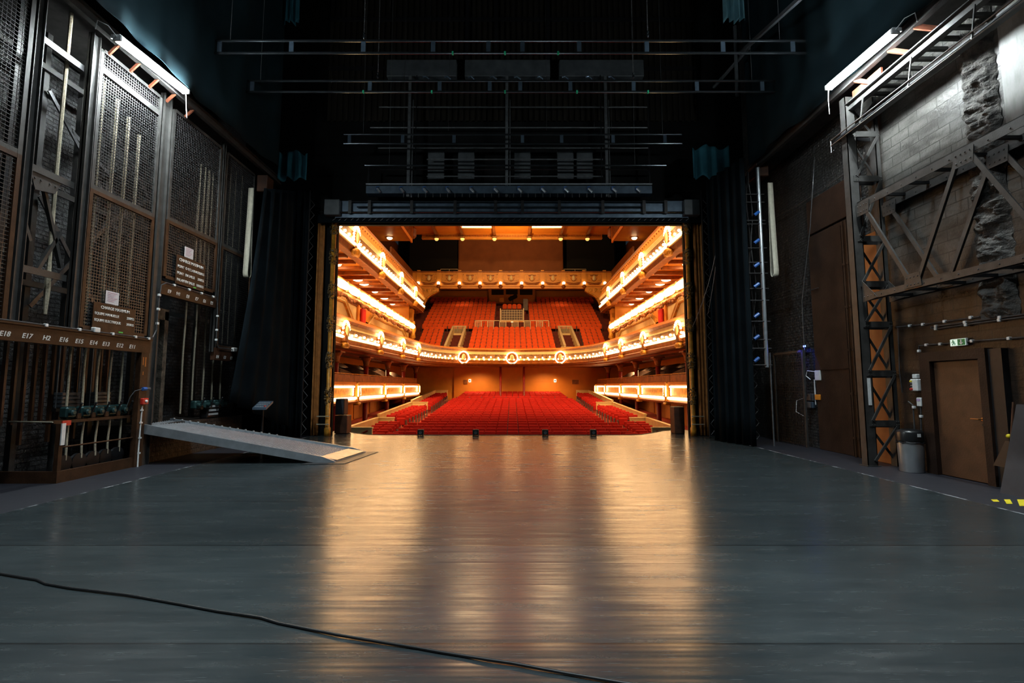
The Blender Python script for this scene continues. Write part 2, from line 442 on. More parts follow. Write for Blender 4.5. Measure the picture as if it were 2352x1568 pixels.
for y in (7.5, 7.68):
    b = MB(); b.box(XL - .62, XL - .54, y - .04, y + .04, 2.6, 9.0); b.build('guide_rail', m_black, t)
# back framing behind the cages (diagonal braces and guide rails)
t = thing('rear_framework', (-8.6, 10, 2.5), 'rusty steel framework of rails and diagonals behind the cage panels', 'steel frame')
for y in (8.5, 9.3, 10.0, 11.0, 12.0, 13.2):
    b = MB(); b.box(-8.66, -8.56, y - .05, y + .05, 0, 9.2); b.build('upright', m_steel, t)
for y0, z0, y1, z1 in ((8.5, 7.0, 10.0, 5.4), (8.5, 3.0, 10, 5.0), (8.5, 5.0, 10, 3.0), (9.0, 6.5, 10, 6.0), (10, 7, 12, 5), (10, 5, 11.8, 6.6)):
    b = MB(); b.bar((-8.5, y0, z0), (-8.5, y1, z1), .03, .07); b.build('diagonal', m_mesh, t)
for z in (3.4, 5.2, 7.4):
    b = MB(); b.box(-8.55, -8.50, 7.2, 13.6, z - .05, z + .05); b.build('rail', m_steel, t)
# fly gallery edge beam over the cages, with rusty hangers
def fly_beam(sx, label, y0, y1, z, x):
    t = thing('fly_beam', (x, (y0 + y1) / 2, z), label, 'beam', 'fly gallery edge beams')
    b = MB(); b.box(x - .05, x + .05, y0, y1, z, z + .04); b.box(x - .01, x + .01, y0, y1, z + .04, z + .16); b.box(x - .05, x + .05, y0, y1, z + .16, z + .20); b.build('flange', m_steel, t)
    return t
t = fly_beam(-1, 'long steel edge beam carrying the tube lamp above the cages', 4.5, 14.6, 7.80, -7.2)
for k, y in enumerate((8.4, 8.9, 9.4, 9.9, 10.5)):
    b = MB(); b.bar((-7.2, y, 7.82), (-7.42, y + .06, 7.68), .03, .06); b.build('bracket', M('rust_red_paint', (.16, .045, .022), .6, 0, .3, 8) if k == 0 else bpy.data.materials['rust_red_paint'], t)
m_rust = bpy.data.materials['rust_red_paint']
# underside of the fly gallery
m_slat = M('gallery_deck_slats', (.035, .032, .03), .7, 0, .4, 6)
for sx, lab in ((-1, 'slatted gallery deck above the mesh cages'), (1, 'slatted gallery deck above the exit door')):
    x0, x1 = (7.3, 7.84) if sx > 0 else (7.6, 9.0)
    t = thing('gallery_deck', (sx * (x0 + x1) / 2, 9, 8.05), lab, 'gallery deck')
    if sx > 0:
        for k in range(21):
            if True:
                y = 4.2 + k * .27; b = MB(); b.box(x0, x1, y, y + .07, 7.62, 7.68); b.build('slat', m_slat, t)
    b = MB(); b.box(sx * x0, sx * (x1 + .0), 4.5, 15.2, 8.10, 8.16); b.build('deck_board', m_slat, t)
# lettered header beams
t = thing('header_beam', (XL, 8, 2.27), 'long brown header beam lettered E18 to E11 above the rope locks', 'beam')
b = MB(); b.box(XL - .06, XL + .05, 4.6, 10.02, 2.27, 2.52); b.build('beam_web', m_brown, t)
b = MB(); b.box(XL - .06, XL + .09, 4.6, 10.02, 2.52, 2.55); b.build('top_flange', m_brown, t)
for px, s in ((8, 'E18'), (60, 'E17'), (105, 'H2'), (145, 'E16'), (181, 'E15'), (214, 'E14'), (243, 'E13'), (275, 'E12'), (304, 'E11')):
    p = onx(px, 790, XL + .052); lettering(s, (XL + .052, p.y, 2.33), .105, '+x', m_letter, t, 'CENTER', .25)
t = thing('header_beam', (XL, 11.2, 3.55), 'brown header beam lettered E9 to E5 over the ramp doorway', 'beam')
b = MB(); b.box(XL - .06, XL + .05, 10.2, 12.15, 3.55, 3.83); b.build('beam_web', m_brown, t)
for px, s in ((388, 'E9'), (409, 'H1'), (431, 'E8'), (452, 'E7'), (470, 'E6'), (487, 'E5')):
    p = onx(px, 680, XL + .052); lettering(s, (XL + .052, p.y, 3.61), .105, '+x', m_letter, t, 'CENTER', .25)
t = thing('header_beam', (XL, 12.9, 2.25), 'small dark header beam lettered E4 to E2 beside the black curtain', 'beam')
b = MB(); b.box(XL - .06, XL + .05, 12.2, 13.7, 2.25, 2.56); b.build('beam_web', m_wood, t)
for px, s in ((499, 'E4'), (516, 'E3'), (531, 'E2')):
    p = onx(px, 822, XL + .052); lettering(s, (XL + .052, p.y, 2.30), .105, '+x', m_letter, t, 'CENTER', .25)
# load signs
def load_sign(y0, y1, z0, z1, title, rows, label):
    t = thing('load_sign', (XL + .05, (y0 + y1) / 2, z0), label, 'sign', 'maximum load signs')
    b = MB(); b.cbox((XL + .05, (y0 + y1) / 2, (z0 + z1) / 2), .02, y1 - y0, z1 - z0, .005); b.build('board', m_brown, t)
    x = XL + .062; h = (z1 - z0); s = h * .17
    lettering(title, (x, (y0 + y1) / 2, z1 - s * 1.15), s * .85, '+x', m_letter, t, 'CENTER')
    for k, (a, c) in enumerate(rows):
        z = z1 - s * (2.5 + 1.35 * k)
        lettering(a, (x, y0 + .03, z), s * .72, '+x', m_letter, t); lettering(c, (x, y1 - .03, z), s * .72, '+x', m_letter, t, 'RIGHT')
    b = MB(); b.box(x - .002, x + .002, (y0 + y1) / 2 + .1, (y0 + y1) / 2 + .2, z0 + .02, z0 + .045); b.build('green_sticker', M('green_sticker', (.05, .5, .08), .5), t)
pa, pb = onx(220, 760, XL), onx(313, 710, XL)
load_sign(8.58, 9.55, 2.58, 3.10, 'CHARGE MAXIMUM', [('EQUIPE MANUELLE', '200KG'), ('EQUIPE ELECTRIQUE', '300KG')], 'brown CHARGE MAXIMUM sign with two lines of loads')
load_sign(10.62, 11.62, 3.86, 4.52, 'CHARGE MAXIMUM', [('PONT  D ECLAIRAGE', '300KG'), ('PONT  EN SALLE', '200KG'), ('PALAN EN SALLE', '1000KG')], 'brown CHARGE MAXIMUM sign with three lines of loads')
m_ink = M('faded_pink_print', (.55, .35, .45), .8)
def notice(y, z, w, h, label):
    t = thing('paper_notice', (XL + .05, y, z), label, 'notice', 'printed paper notices')
    b = MB(); b.box(XL + .045, XL + .050, y - w / 2, y + w / 2, z, z + h); b.build('sheet', m_paper, t)
    b = MB()
    for k in range(6):
        zz = z + h * (.85 - .13 * k); b.box(XL + .0505, XL + .0515, y - w * .36, y + w * (.36 - .12 * (k % 3)), zz, zz + h * .045)
    b.build('printed_lines', m_ink, t)
notice(8.98, 3.11, .30, .24, 'white paper notice above the two-line load sign')
notice(11.02, 4.53, .30, .24, 'white paper notice above the three-line load sign')
# ropes: hanging behind the cages and through the locks
def rope(x, y, z0, z1, r, label, frayed=False):
    b = MB(); pts = []
    n = 14
    for i in range(n + 1):
        z = z0 + (z1 - z0) * i / n
        pts.append((x + .004 * math.sin(i * .5 + y * 5), y + .006 * math.sin(i * .45 + x * 3), z))
    if frayed:
        rr = lambda i: r * (1.5 if i == 1 else .75 if i == 0 else 1)
        b.tube(pts, rr, 7)
    else: b.tube(pts, r, 7)
    solo('hanging_rope', b, m_rope, label, 'rope', 'hemp hauling ropes')
rope(-7.72, 7.98, 2.78, 9.0, .030, 'thick pale rope with knotted end hanging in the open bay between two cages', True)
for k, y in enumerate((8.62, 8.93, 9.22, 9.52)):
    rope(-7.60, y, (2.9, 2.7, 2.8, 3.2)[k], (7.3, 7.1, 6.9, 6.7)[k], .030, f'pale rope behind the lamp-lit cage panel, {ORD[k]} from its near edge')
lockYs = [8.55, 8.85, 9.14, 9.42, 9.70]
for k, y in enumerate(lockYs):
    rope(-7.75, y, 1.25, 2.5, .020, f'rope running down into the {ORD[k]} rope lock under the E18 to E11 beam')
    rope(-7.72, y + .03, .32, 1.02, .018, f'rope below the {ORD[k]} rope lock, entering the floor sheaves')
lock2 = [11.98, 12.35, 12.72, 13.09]
for k, y in enumerate((11.55, 11.95, 12.35, 12.72, 13.09)):
    rope(-7.8, y, 1.25 if k else .95, (3.6, 3.6, 3.6, 2.5, 2.5)[k], .020, f'rope in the ramp doorway bay, {ORD[k]} from the steel post')
for k, y in enumerate((12.3, 12.5, 12.75, 13.0, 13.3)):
    rope(-7.62, y, 2.7, 7.5, .016, f'thin rope inside the farthest cage panel, {ORD[k]} from its near edge')
for k, y in enumerate((11.5, 11.68, 11.84, 12.0)):
    rope(-7.62, y, 4.0, 7.0, .022, f'pale rope behind the doorway cage panel, {ORD[k]} from its near edge')
# rope locks
def rope_lock(y, label, first=[None]):
    if first[0] is not None:
        return dup(first[0], (-7.7, y, 1.02), label)
    t = thing('rope_lock', (-7.7, y, 1.02), label, 'rope lock', 'rope locks on the locking rail')
    b = MB(); b.cbox((-7.72, y, 1.14), .16, .20, .20, .03); b.build('housing', m_green, t)
    b = MB(); b.lathe((-7.63, y - .04, 1.14), [(.055, 0), (.055, .05), (.03, .07)], 12, (1, 0, 0)); b.build('dog_wheel', m_green, t)
    b = MB(); b.bar((-7.62, y + .06, 1.10), (-7.55, y + .07, 1.28), .025, .02); b.ball((-7.55, y + .07, 1.29), .022); b.build('hand_lever', m_black, t)
    b = MB(); b.cbox((-7.70, y + .15, 1.07), .12, .09, .10, .01); b.build('end_block', m_brown, t)
    first[0] = t
    return t
for k, y in enumerate(lockYs): rope_lock(y, f'green rope lock under the E18 to E11 beam, {ORD[k]} from the camera end')
for k, y in enumerate(lock2): rope_lock(y, f'green rope lock behind the raised ramp, {ORD[k]} from the camera end')
# locking rail frame with kickboard and floor sheaves
t = thing('locking_rail', (-7.6, 9.1, 0), 'brown locking rail frame with kickboard under the five rope locks', 'locking rail')
b = MB(); b.box(-7.82, -7.62, 8.2, 10.0, .97, 1.02); b.build('top_rail', m_brown, t)
b = MB(); b.box(-7.56, -7.50, 8.2, 10.0, 0, .19); b.box(-8.5, -7.56, 8.2, 8.26, 0, .19); b.build('kickboard', m_brown, t)
b = MB(); b.tube([(-7.53, 8.25, .58), (-7.53, 9.97, .58)], .014, 8); b.build('hand_rail', m_brown, t)
for y in (8.24, 9.96):
    b = MB(); b.box(-7.58, -7.51, y - .035, y + .035, .19, .97); b.build('end_post', m_brown, t)
for k, y in enumerate(lockYs):
    b = MB(); b.lathe((-7.74, y, .26), [(.05, -.03), (.15, -.03), (.14, 0), (.15, .03), (.05, .03)], 20, (1, 0, 0)); b.build('floor_sheave', m_black, t)
# measuring board hung on the rail
t = thing('gauge_board', (-7.48, 8.25, .62), 'white upright gauge board with red tip on the locking rail', 'board')
b = MB(); b.box(-7.495, -7.475, 8.20, 8.27, .62, .98); b.build('board', m_white, t)
b = MB(); b.box(-7.495, -7.475, 8.20, 8.27, .98, 1.02); b.box(-7.495, -7.475, 8.27, 8.36, .94, 1.02); b.build('red_tip', m_red, t)
b = MB(); b.tube([(-8.35, 8.18, 1.01), (-7.62, 8.18, 1.0)], .012, 8); solo('guard_rail_bar', b, m_rope, 'thin pale guard bar beside the white gauge board', 'bar')
# counterweights and guides behind the locks
t = thing('guide_rails', (-8.4, 8.9, .5), 'rust-brown counterweight guide rails standing behind the rope locks', 'guide rails')
for k in range(14):
    y = 7.9 + k * .17; b = MB(); b.box(-8.42, -8.36, y - .02, y + .02, .95 if k % 3 else .6, 2.4); b.build('guide_rail', (m_brown, m_wood)[k % 2], t)
for k, y in enumerate((9.05, 9.75)):
    t = thing('counterweight', (-8.2, y, 1.2), ('stack of grey iron counterweights behind the second rope lock', 'stack of grey iron counterweights behind the fifth rope lock')[k], 'counterweights', 'counterweight stacks')
    for q in range(4):
        b = MB(); b.cbox((-8.2, y, 1.235 + q * .072), .16, .38, .06, .008); b.build('iron_weight', m_grey, t)
    b = MB(); b.box(-8.24, -8.16, y - .25, y + .25, 1.14, 1.2); b.build('carriage', m_black, t)
    for s in (-.22, .22):
        b = MB(); b.tube([(-8.2, y + s, 1.17), (-8.2, y + s, 2.6)], .012, 6); b.build('carriage_rod', m_dpipe, t)
# low wall in front of the lower left bay
b = MB(); b.box(-8.9, -8.75, 4.5, 8.1, 0, 2.25); struct('wall_recess', b, m_blackbrick)
# doorway bay: raised platform with a rough brick face
b = MB(); b.box(-9.1, -7.62, 10.25, 13.9, 0, .78); struct('floor_platform', b, brickmat('rough_platform_face', (.040, .026, .018), (.028, .020, .016), (.012, .010, .009), .2, .1, 1, .6, 1.0, 1.5, 6, chips=(.22, .17, .13)))
# black door leaves and timber in the doorway bay
b = MB(); b.cbox((-8.05, 10.75, 1.95), .06, .55, 2.34, .01)
solo('black_door_leaf', b, M('scuffed_dark_paint', (.026, .042, .052), .4, 0, .4, 9, .3, 30), 'dark scuffed door leaf standing open at the ramp doorway', 'door leaf')
b = MB(); b.box(-8.1, -7.95, 11.08, 11.2, .78, 3.3); b.box(-8.1, -7.95, 10.3, 11.2, 3.1, 3.35)
solo('door_jamb', b, M('worn_timber', (.10, .08, .06), .8, 0, .8, 7, .8, 30), 'worn flaking timber jamb beside the dark door leaf', 'jamb')
# conduit run, emergency box, connector
t = thing('conduit', (XL + .08, 9.9, 0), 'white upright conduit rising from floor to the red emergency box', 'conduit', 'white conduits')
b = MB(); b.tube([(XL + .07, 9.86, 0), (XL + .05, 9.88, .4), (XL + .05, 9.9, 1.2)], .014, 8); b.build('pipe', m_white, t)
for z in (.25, .55, .85, 1.1):
    b = MB(); b.box(XL + .03, XL + .07, 9.86, 9.92, z, z + .03); b.build('clip', m_white, t)
t = thing('emergency_box', (XL + .05, 9.93, 1.2), 'red emergency stop box on the brown post above the white conduit', 'switch box')
b = MB(); b.cbox((XL + .06, 9.93, 1.29), .08, .16, .13, .012); b.build('case', m_red, t)
b = MB(); b.lathe((XL + .10, 9.93, 1.29), [(.03, 0), (.03, .02), (.018, .03)], 12, (1, 0, 0)); b.build('button', m_white, t)
t = thing('cable_connector', (XL + .05, 9.95, 1.5), 'blue and grey cable connector above the red emergency box', 'connector')
b = MB(); b.tube([(XL + .06, 9.86, 1.54), (XL + .06, 9.96, 1.54)], .035, 10); b.build('socket', m_blue, t)
b = MB(); b.tube([(XL + .06, 9.96, 1.54), (XL + .06, 10.06, 1.54)], .03, 10); b.build('plug', m_grey, t)
b = MB(); b.tube([(XL + .06, 9.86, 1.54), (XL + .02, 9.72, 1.5), (XL - .02, 9.66, 1.38), (XL - .06, 9.64, 1.2)], .007, 6); b.build('lead', m_grey, t)
b = MB(); b.box(XL - .06, XL + .045, 9.80, 10.0, 0, 2.27)
o = solo('brown_post', b, m_brown, 'brown post at the end of the lettered beam, orange paint worn', 'post')
b = MB()
for y, z, w, h in ((9.84, 2.02, .03, .16), (9.90, 1.99, .035, .19), (9.86, 1.82, .02, .07)): b.box(XL + .044, XL + .047, y, y + w, z, z + h)
b.build('worn_orange_paint', M('worn_orange', (.42, .13, .02), .6), o)
def run(name, pts, label, clips, rad=.013):
    t = thing(name, pts[0], label, 'conduit', 'white conduits')
    b = MB(); b.tube(pts, rad, 8); b.build('pipe', m_mesh, t)
    for c in clips:
        b = MB(); b.cbox((c[0], c[1], c[2]), .05, .05, .05, .006); b.build('clip', m_white, t)
    return t
xs = XL + .085
t = run('conduit', [(xs, 5.2, 2.56), (xs, 9.9, 2.565), (xs, 10.02, 2.60), (xs, 10.10, 2.75), (xs, 10.12, 3.4), (xs, 10.16, 3.72), (xs, 10.3, 3.80), (xs, 12.02, 3.80), (xs, 12.14, 3.7), (xs, 12.16, 3.4), (xs, 12.18, 2.68), (xs, 12.28, 2.56), (xs, 12.9, 2.56)],
        'pale conduit looping along the lettered beams and over the ramp doorway', [(xs, y, 2.56) for y in (7.7, 8.3, 9.0, 9.55, 9.9)] + [(xs, 10.12, z) for z in (2.9, 3.2, 3.5)] + [(xs, y, 3.80) for y in (10.55, 11.05, 11.5, 11.95)] + [(xs, 12.17, z) for z in (3.35, 3.0, 2.75)])
b = MB(); b.cbox((xs, 8.63, 2.59), .08, .13, .09, .012); solo('junction_box', b, m_white, 'white junction box on the conduit below the two-line load sign', 'junction box', 'white junction boxes')
b = MB(); b.cbox((xs, 12.98, 2.56), .08, .16, .11, .012); solo('junction_box', b, m_white, 'white junction box beside the E4 to E2 beam', 'junction box', 'white junction boxes')
# tool case and console behind the ramp
t = thing('lighting_console', (-6.95, 13.0, 0), 'small tilted control console with red button behind the ramp', 'console')
p = onx(604, 950, -6.95)
b = MB(); b.prism([(-7.1, 12.8, 1.0), (-6.75, 12.8, 1.0), (-6.75, 13.15, 1.16), (-7.1, 13.15, 1.16)], (0, 0, .05)); b.build('desk_panel', m_bluegrey, t)
b = MB()
for i in range(7):
    for j in range(3): b.box(-7.07 + i * .043, -7.045 + i * .043, 12.86 + j * .09, 12.885 + j * .09, 1.07 + j * .041, 1.085 + j * .041)
b.build('fader_rows', m_white, t)
b = MB(); b.lathe((-6.82, 12.88, 1.08), [(.03, 0), (.03, .02), (0, .03)], 12); b.build('red_button', m_red, t)
b = MB(); b.tube([(-6.93, 13.0, 0), (-6.93, 13.0, 1.07)], .025, 8); b.lathe((-6.93, 13.0, 0), [(.2, 0), (.2, .02), (.03, .03)], 16); b.build('stand', m_black, t)
t.location = (-6.4, 12.6, 0)
t = thing('equipment_rack', (-7.35, 12.35, .78), 'small black equipment case with white rack units behind the ramp', 'rack')
b = MB(); b.cbox((-7.75, 12.6, .98), .2, .5, .38, .02); b.build('case', m_black, t)
for z in (.86, .96, 1.06):
    b = MB(); b.box(-7.65, -7.64, 12.4, 12.8, z, z + .05); b.build('rack_unit', m_white, t)
b = MB(); b.tube([(-7.0, 14.25, 2.2), (-7.0, 14.25, 4.6)], .018, 8); b.tube([(-7.0, 14.25, 2.2), (-7.0, 13.8, 2.2)], .018, 8)
solo('hook_pole', b, m_dpipe, 'thin hooked pole hanging before the black curtain', 'pole')

# ---------------------------------------------------------------- RAMP
nA, nB = Vector((-7.62, 10.06, .80)), Vector((-3.70, 10.42, .03))
fA, fB = Vector((-7.95, 11.45, .80)), Vector((-3.52, 11.88, .03))
t = thing('loading_ramp', (-5.7, 11, 0), 'long ribbed aluminium loading ramp sloping from the doorway down to the stage', 'ramp')
b = MB()
def rp(u, v): return nA.lerp(nB, u).lerp(fA.lerp(fB, u), v)
b.grid(lambda u, v: rp(u, v), 20, 6, (0, 0, -.03)); b.build('deck', M('worn_grey_deck', (.30, .33, .36), .36, .6, .2, 5, .15, 90), t)
b = MB()
for i in range(78):
    for j in range(13):
        u = (i + .5) / 78; v = (j + .5 + .5 * (i % 2)) / 13.6
        p = rp(u, v) + Vector((0, 0, .001)); d = (nB - nA).normalized() * (.023); w = Vector((.0, .046, 0))
        if (i + j) % 2: pass
        b.add([p - d, p - w, p + d, p + w, p + Vector((0, 0, .022))], [(0, 1, 4), (1, 2, 4), (2, 3, 4), (3, 0, 4)])
tr = b.build('raised_tread', m_alu, t)
for a, c, nm in ((nA, nB, 'side_beam'), (fA, fB, 'side_beam')):
    b = MB(); dz = Vector((0, 0, 1)); s = Vector((0, -.05 if a is nA else .05, 0))
    top, bot, bot2, top2 = a + dz * .05, a - dz * .14, c - dz * .02, c + dz * .04
    kk = a.lerp(c, .92)
    b.prism([top, a.lerp(c, .93) + dz * .05, c + dz * .0, c - dz * .025, kk - dz * .10, bot], s); b.build(nm, m_alu, t)
for k in range(24):
    p = fA.lerp(fB, .02 + k * .04) + Vector((0, 0, .05))
    if k < 14:
        b = MB(); b.lathe(p, [(.028, 0), (.022, .025), (0, .03)], 8); b.build('edge_stud', m_alu, t)
b = MB(); q = [nB.lerp(fB, .03), nB.lerp(fB, .97)]
b.prism([q[0] + Vector((-.36, -.03, .082)), q[0] + Vector((0.0, 0, .012)), q[1] + Vector((0.0, 0, .012)), q[1] + Vector((-.36, -.03, .082))], (0, 0, .006)); b.build('worn_lip', M('worn_bare_metal', (.45, .43, .42), .32, .8, .2, 8), t)
b = MB(); b.prism([(-4.3, 10.12, .003), (-3.45, 10.22, .003), (-3.25, 12.05, .003), (-4.0, 12.0, .003)], (0, 0, .008))
solo('floor_plate', b, M('thin_dark_plate', (.06, .055, .055), .4, .3, .2, 6), 'thin dark plate lying on the stage under the ramp foot', 'plate')

# ---------------------------------------------------------------- floor cable, tape marks
pts = [(-40, 1312), (0, 1317), (45, 1325), (85, 1331), (105, 1340), (160, 1350), (240, 1360), (290, 1366), (330, 1372), (420, 1388), (500, 1403), (560, 1412), (600, 1418), (640, 1430), (690, 1440), (780, 1459), (830, 1467), (880, 1475), (960, 1487), (1010, 1496), (1060, 1504), (1120, 1515), (1176, 1523), (1240, 1535), (1300, 1545), (1360, 1556), (1430, 1567), (1520, 1580)]
b = MB(); b.tube([onz(x, y, .011) + Vector((0, 0, .002 * math.sin(x))) for x, y in pts], .0095, 8)
solo('floor_cable', b, M('black_cable_rubber', (.012, .012, .013), .45), 'thin black cable snaking diagonally across the front of the stage floor', 'cable', smooth=True)
for k, (a, c, y) in enumerate(((2276, 2296, 1150), (2306, 2326, 1154), (2336, 2362, 1160))):
    p = [onz(a, 1147, .0), onz(c - 6, 1147, .0), onz(c, 1152 + 5 * k, .0), onz(a + 6, 1152 + 5 * k, .0)]
    b = MB(); b.prism([q + Vector((0, 0, .001)) for q in p], (0, 0, .002))
    solo('tape_mark', b, m_yellow, ('short yellow tape mark on the floor, farthest from the right edge', 'yellow tape mark on the floor between two others', 'largest yellow tape mark, cut by the right edge')[k], 'tape mark', 'yellow tape marks on the floor')
# ---------------------------------------------------------------- RIGHT: lattice column, truss, door
XR, XW = 7.2, 7.8
def rivets(b, pts, ax, r=.016):
    for p in pts: b.lathe(p, [(r, 0), (r * .8, r * .6), (0, r * .8)], 7, ax)
YC = 9.95
t = thing('lattice_column', (7.5, YC, 0), 'tall riveted lattice steel column standing beside the steel waste bin', 'column')
b = MB(); b.box(XR - .10, XR + .10, YC - .05, YC - .035, 0, 7.75); b.box(XR - .10, XR - .085, YC - .05, YC + .12, 0, 7.75); b.box(XR + .085, XR + .10, YC - .05, YC + .12, 0, 7.75); b.build('front_channel', m_steel, t)
b = MB(); b.box(XW - .11, XW - .02, YC - .05, YC - .035, 0, 7.75); b.box(XW - .11, XW - .095, YC - .05, YC + .12, 0, 7.75); b.build('rear_channel', m_steel, t)
zs = [.95, 1.75, 2.85, 3.95, 5.0, 5.6, 6.5, 7.15]
zs = []
for py in (1068, 972, 857, 745, 652, 548, 410, 308):
    zs.append(max(0.06, ony(2020, py, YC - .05).z))
for z in zs[1:]:
    b = MB(); b.box(XR - .02, XW - .02, YC - .062, YC - .05, z - .06, z + .06)
    rivets(b, [(x, YC - .062, z + s) for x in (XR + .03, XR + .08, XW - .08, XW - .04) for s in (-.03, .03)], (0, -1, 0), .012); b.build('batten_plate', m_steel, t)
    b = MB(); b.box(XR - .02, XW - .02, YC + .08, YC + .09, z - .09, z - .01); b.build('batten_plate', m_black, t)
for a, c in zip(zs, zs[1:] + [7.7]):
    for y, p, q in ((YC - .06, (XR + .04, a + .05), (XW - .06, c - .05)), (YC + .07, (XW - .06, a + .05), (XR + .04, c - .05))):
        b = MB(); b.bar((p[0], y, p[1]), (q[0], y, q[1]), .05, .012 if y > YC else .03, (0, 1, 0)); b.build('lacing_bar', m_steel, t)
b = MB(); b.box(XR - .015, XR + .05, YC - .058, YC - .051, ony(2000, 930, YC).z, ony(2000, 868, YC).z); b.build('white_strip', m_white, t)
b = MB(); b.box(XR - .14, XR + .14, YC - .08, YC + .15, 0, .02); b.build('base_plate', m_steel, t)
# truss gallery along the wall
t = thing('truss_girder', (7.5, 7.3, 3.3), 'riveted steel truss girder projecting from the lattice column over the brown door', 'truss')
yN, yF = 4.4, 9.86
tops, bots = [9.75, 7.46, 5.1], [8.62, 6.3]
for x, nm in ((XR, 'front'), (XW - .06, 'back')):
    mm = m_steel
    b = MB(); b.box(x - .012, x, yN, yF, 5.24, 5.40); b.box(x - .012, x + .07, yN, yF, 5.39, 5.402)
    rivets(b, [(x - .012, 9.7 - k * .33, 5.30) for k in range(15)], (-1, 0, 0), .014); b.build('top_chord', mm, t)
    b = MB(); b.box(x - .012, x, yN, yF, 3.32, 3.45); b.box(x - .012, x + .07, yN, yF, 3.32, 3.332)
    rivets(b, [(x - .012, 9.7 - k * .33, 3.39) for k in range(15)], (-1, 0, 0), .014); b.build('bottom_chord', mm, t)
    off = 0 if x == XR else -.02
    for (ya, za, yb, zb) in ((9.66, 5.22, 8.66, 3.46), (8.50, 3.46, 7.58, 5.22), (7.34, 5.22, 6.36, 3.46), (6.22, 3.46, 5.2, 5.22)):
        b = MB(); b.bar((x - .02, ya, za), (x - .02, yb, zb), .075, .012, (1, 0, 0)); b.bar((x + .01, ya, za), (x + .01, yb, zb), .014, .07, (1, 0, 0)); b.build('diagonal', mm, t)
    for y, z, s in ((8.6, 3.46, 1), (6.3, 3.46, 1), (7.46, 5.24, -1), (9.7, 5.24, -1), (5.15, 5.24, -1)):
        b = MB(); b.prism([(x - .03, y - .19, z - .1 * s), (x - .03, y + .19, z - .1 * s), (x - .03, y + .16, z + .15 * s), (x - .03, y - .16, z + .15 * s)], (.012, 0, 0))
        rivets(b, [(x - .03, y + q, z + w * s) for q in (-.12, -.04, .04, .12) for w in (-.05, .08)], (-1, 0, 0), .014); b.build('gusset_plate', mm, t)
    b = MB(); b.prism([(x - .025, 9.85, 3.3), (x - .025, 9.45, 3.34), (x - .025, 9.85, 3.75)], (.012, 0, 0)); rivets(b, [(x - .025, 9.8 - k * .09, 3.40) for k in range(4)], (-1, 0, 0), .014); b.build('knee_plate', mm, t)
for k in range(9):
    y = 9.3 - k * .55
    for z in (5.36, 3.36):
        b = MB(); b.box(XR, XW - .06, y - .03, y + .03, z - .03, z + .02); b.build('cross_rung', m_black, t)
# upper gallery edge beams, cable tray
t = fly_beam(1, 'long steel edge beam carrying the tube lamp above the exit door', 4.5, 14.6, 7.84, 7.05)
for y in (8.0, 8.6, 9.5):
    b = MB(); b.bar((7.05, y, 7.86), (7.27, y - .2, 7.66), .05, .08); b.build('bracket', m_rust, t)
b = MB(); b.box(7.2, 7.24, 9.0, 9.8, 7.55, 7.8); b.build('rust_plate', m_rust, t)
b = MB(); b.box(7.16, 7.28, 4.4, 10.0, 7.44, 7.56); b.box(7.10, 7.34, 4.4, 10.0, 7.56, 7.58)
solo('deck_beam', b, m_steel, 'brightly lit steel deck beam resting on the lattice column head', 'beam')
t = thing('cable_tray', (7.05, 7.4, 6.85), 'narrow two-wire cable tray running past the lattice column head', 'cable tray')
for x, z in ((7.02, 6.98), (7.02, 6.86)):
    b = MB(); b.tube([(x, 10.3, z), (x, 9.0, z), (x, 4.4, z)], .012, 6); b.build('side_wire', m_mesh, t)
b = MB(); b.tube([(7.02, 10.3, 6.98), (7.02, 10.3, 6.70), (7.02, 10.22, 6.72)], .01, 6); b.build('end_hook', m_mesh, t)
b = MB(); b.box(7.03, 7.20, 4.4, 10.2, 6.90, 6.93); b.build('tray_bed', m_black, t)
for y in (9.4, 8.2, 7.0, 5.8):
    b = MB(); b.bar((7.02, y, 6.86), (7.12, y, 7.44), .02, .02); b.build('hanger', m_steel, t)
# rear stretch of the wall: brown panels, orange board
b = MB(); b.cbox((7.86, 11.62, 2.75), .07, 1.95, 5.5, .01); b.cbox((7.855, 11.62, 6.0), .06, 1.95, .9, .01)
b.box(7.80, 7.825, 10.68, 12.55, 2.0, 2.02); b.box(7.80, 7.825, 11.3, 11.33, 0, 5.4)
struct('door_2', b, m_brown2)
t = thing('pipe_run', (7.72, 11.0, 0), 'pair of dark vertical pipes on the brown panel behind the lattice column', 'pipes')
for y in (10.9, 11.05, 11.18):
    b = MB(); b.tube([(7.76, y, 0), (7.76, y, 5.45)], .022, 8)
    for z in (.4, 1.4, 2.4, 3.4, 4.4): b.lathe((7.76, y, z), [(.035, 0), (.035, .05)], 8)
    b.build('pipe', m_brown, t)
b = MB(); b.cbox((7.80, 10.38, 2.45), .05, .62, 4.9, .01)
solo('orange_board', b, M('orange_brown_board', (.30, .095, .018), .6, 0, .2, 3), 'orange-brown board leaning upright behind the lattice column', 'board')
b = MB(); b.tube([ony(x, y, YC - .09) + Vector((0, 0, 0)) for x, y in ((2043, 250), (2046, 330), (2048, 400), (2046, 470), (2052, 560), (2058, 660), (2063, 760), (2066, 850), (2072, 900), (2082, 918), (2096, 925))], .010, 6)
solo('hanging_cable', b, m_mesh, 'pale cable running down the lattice column to the wall switches', 'cable', 'hanging cables', smooth=True)
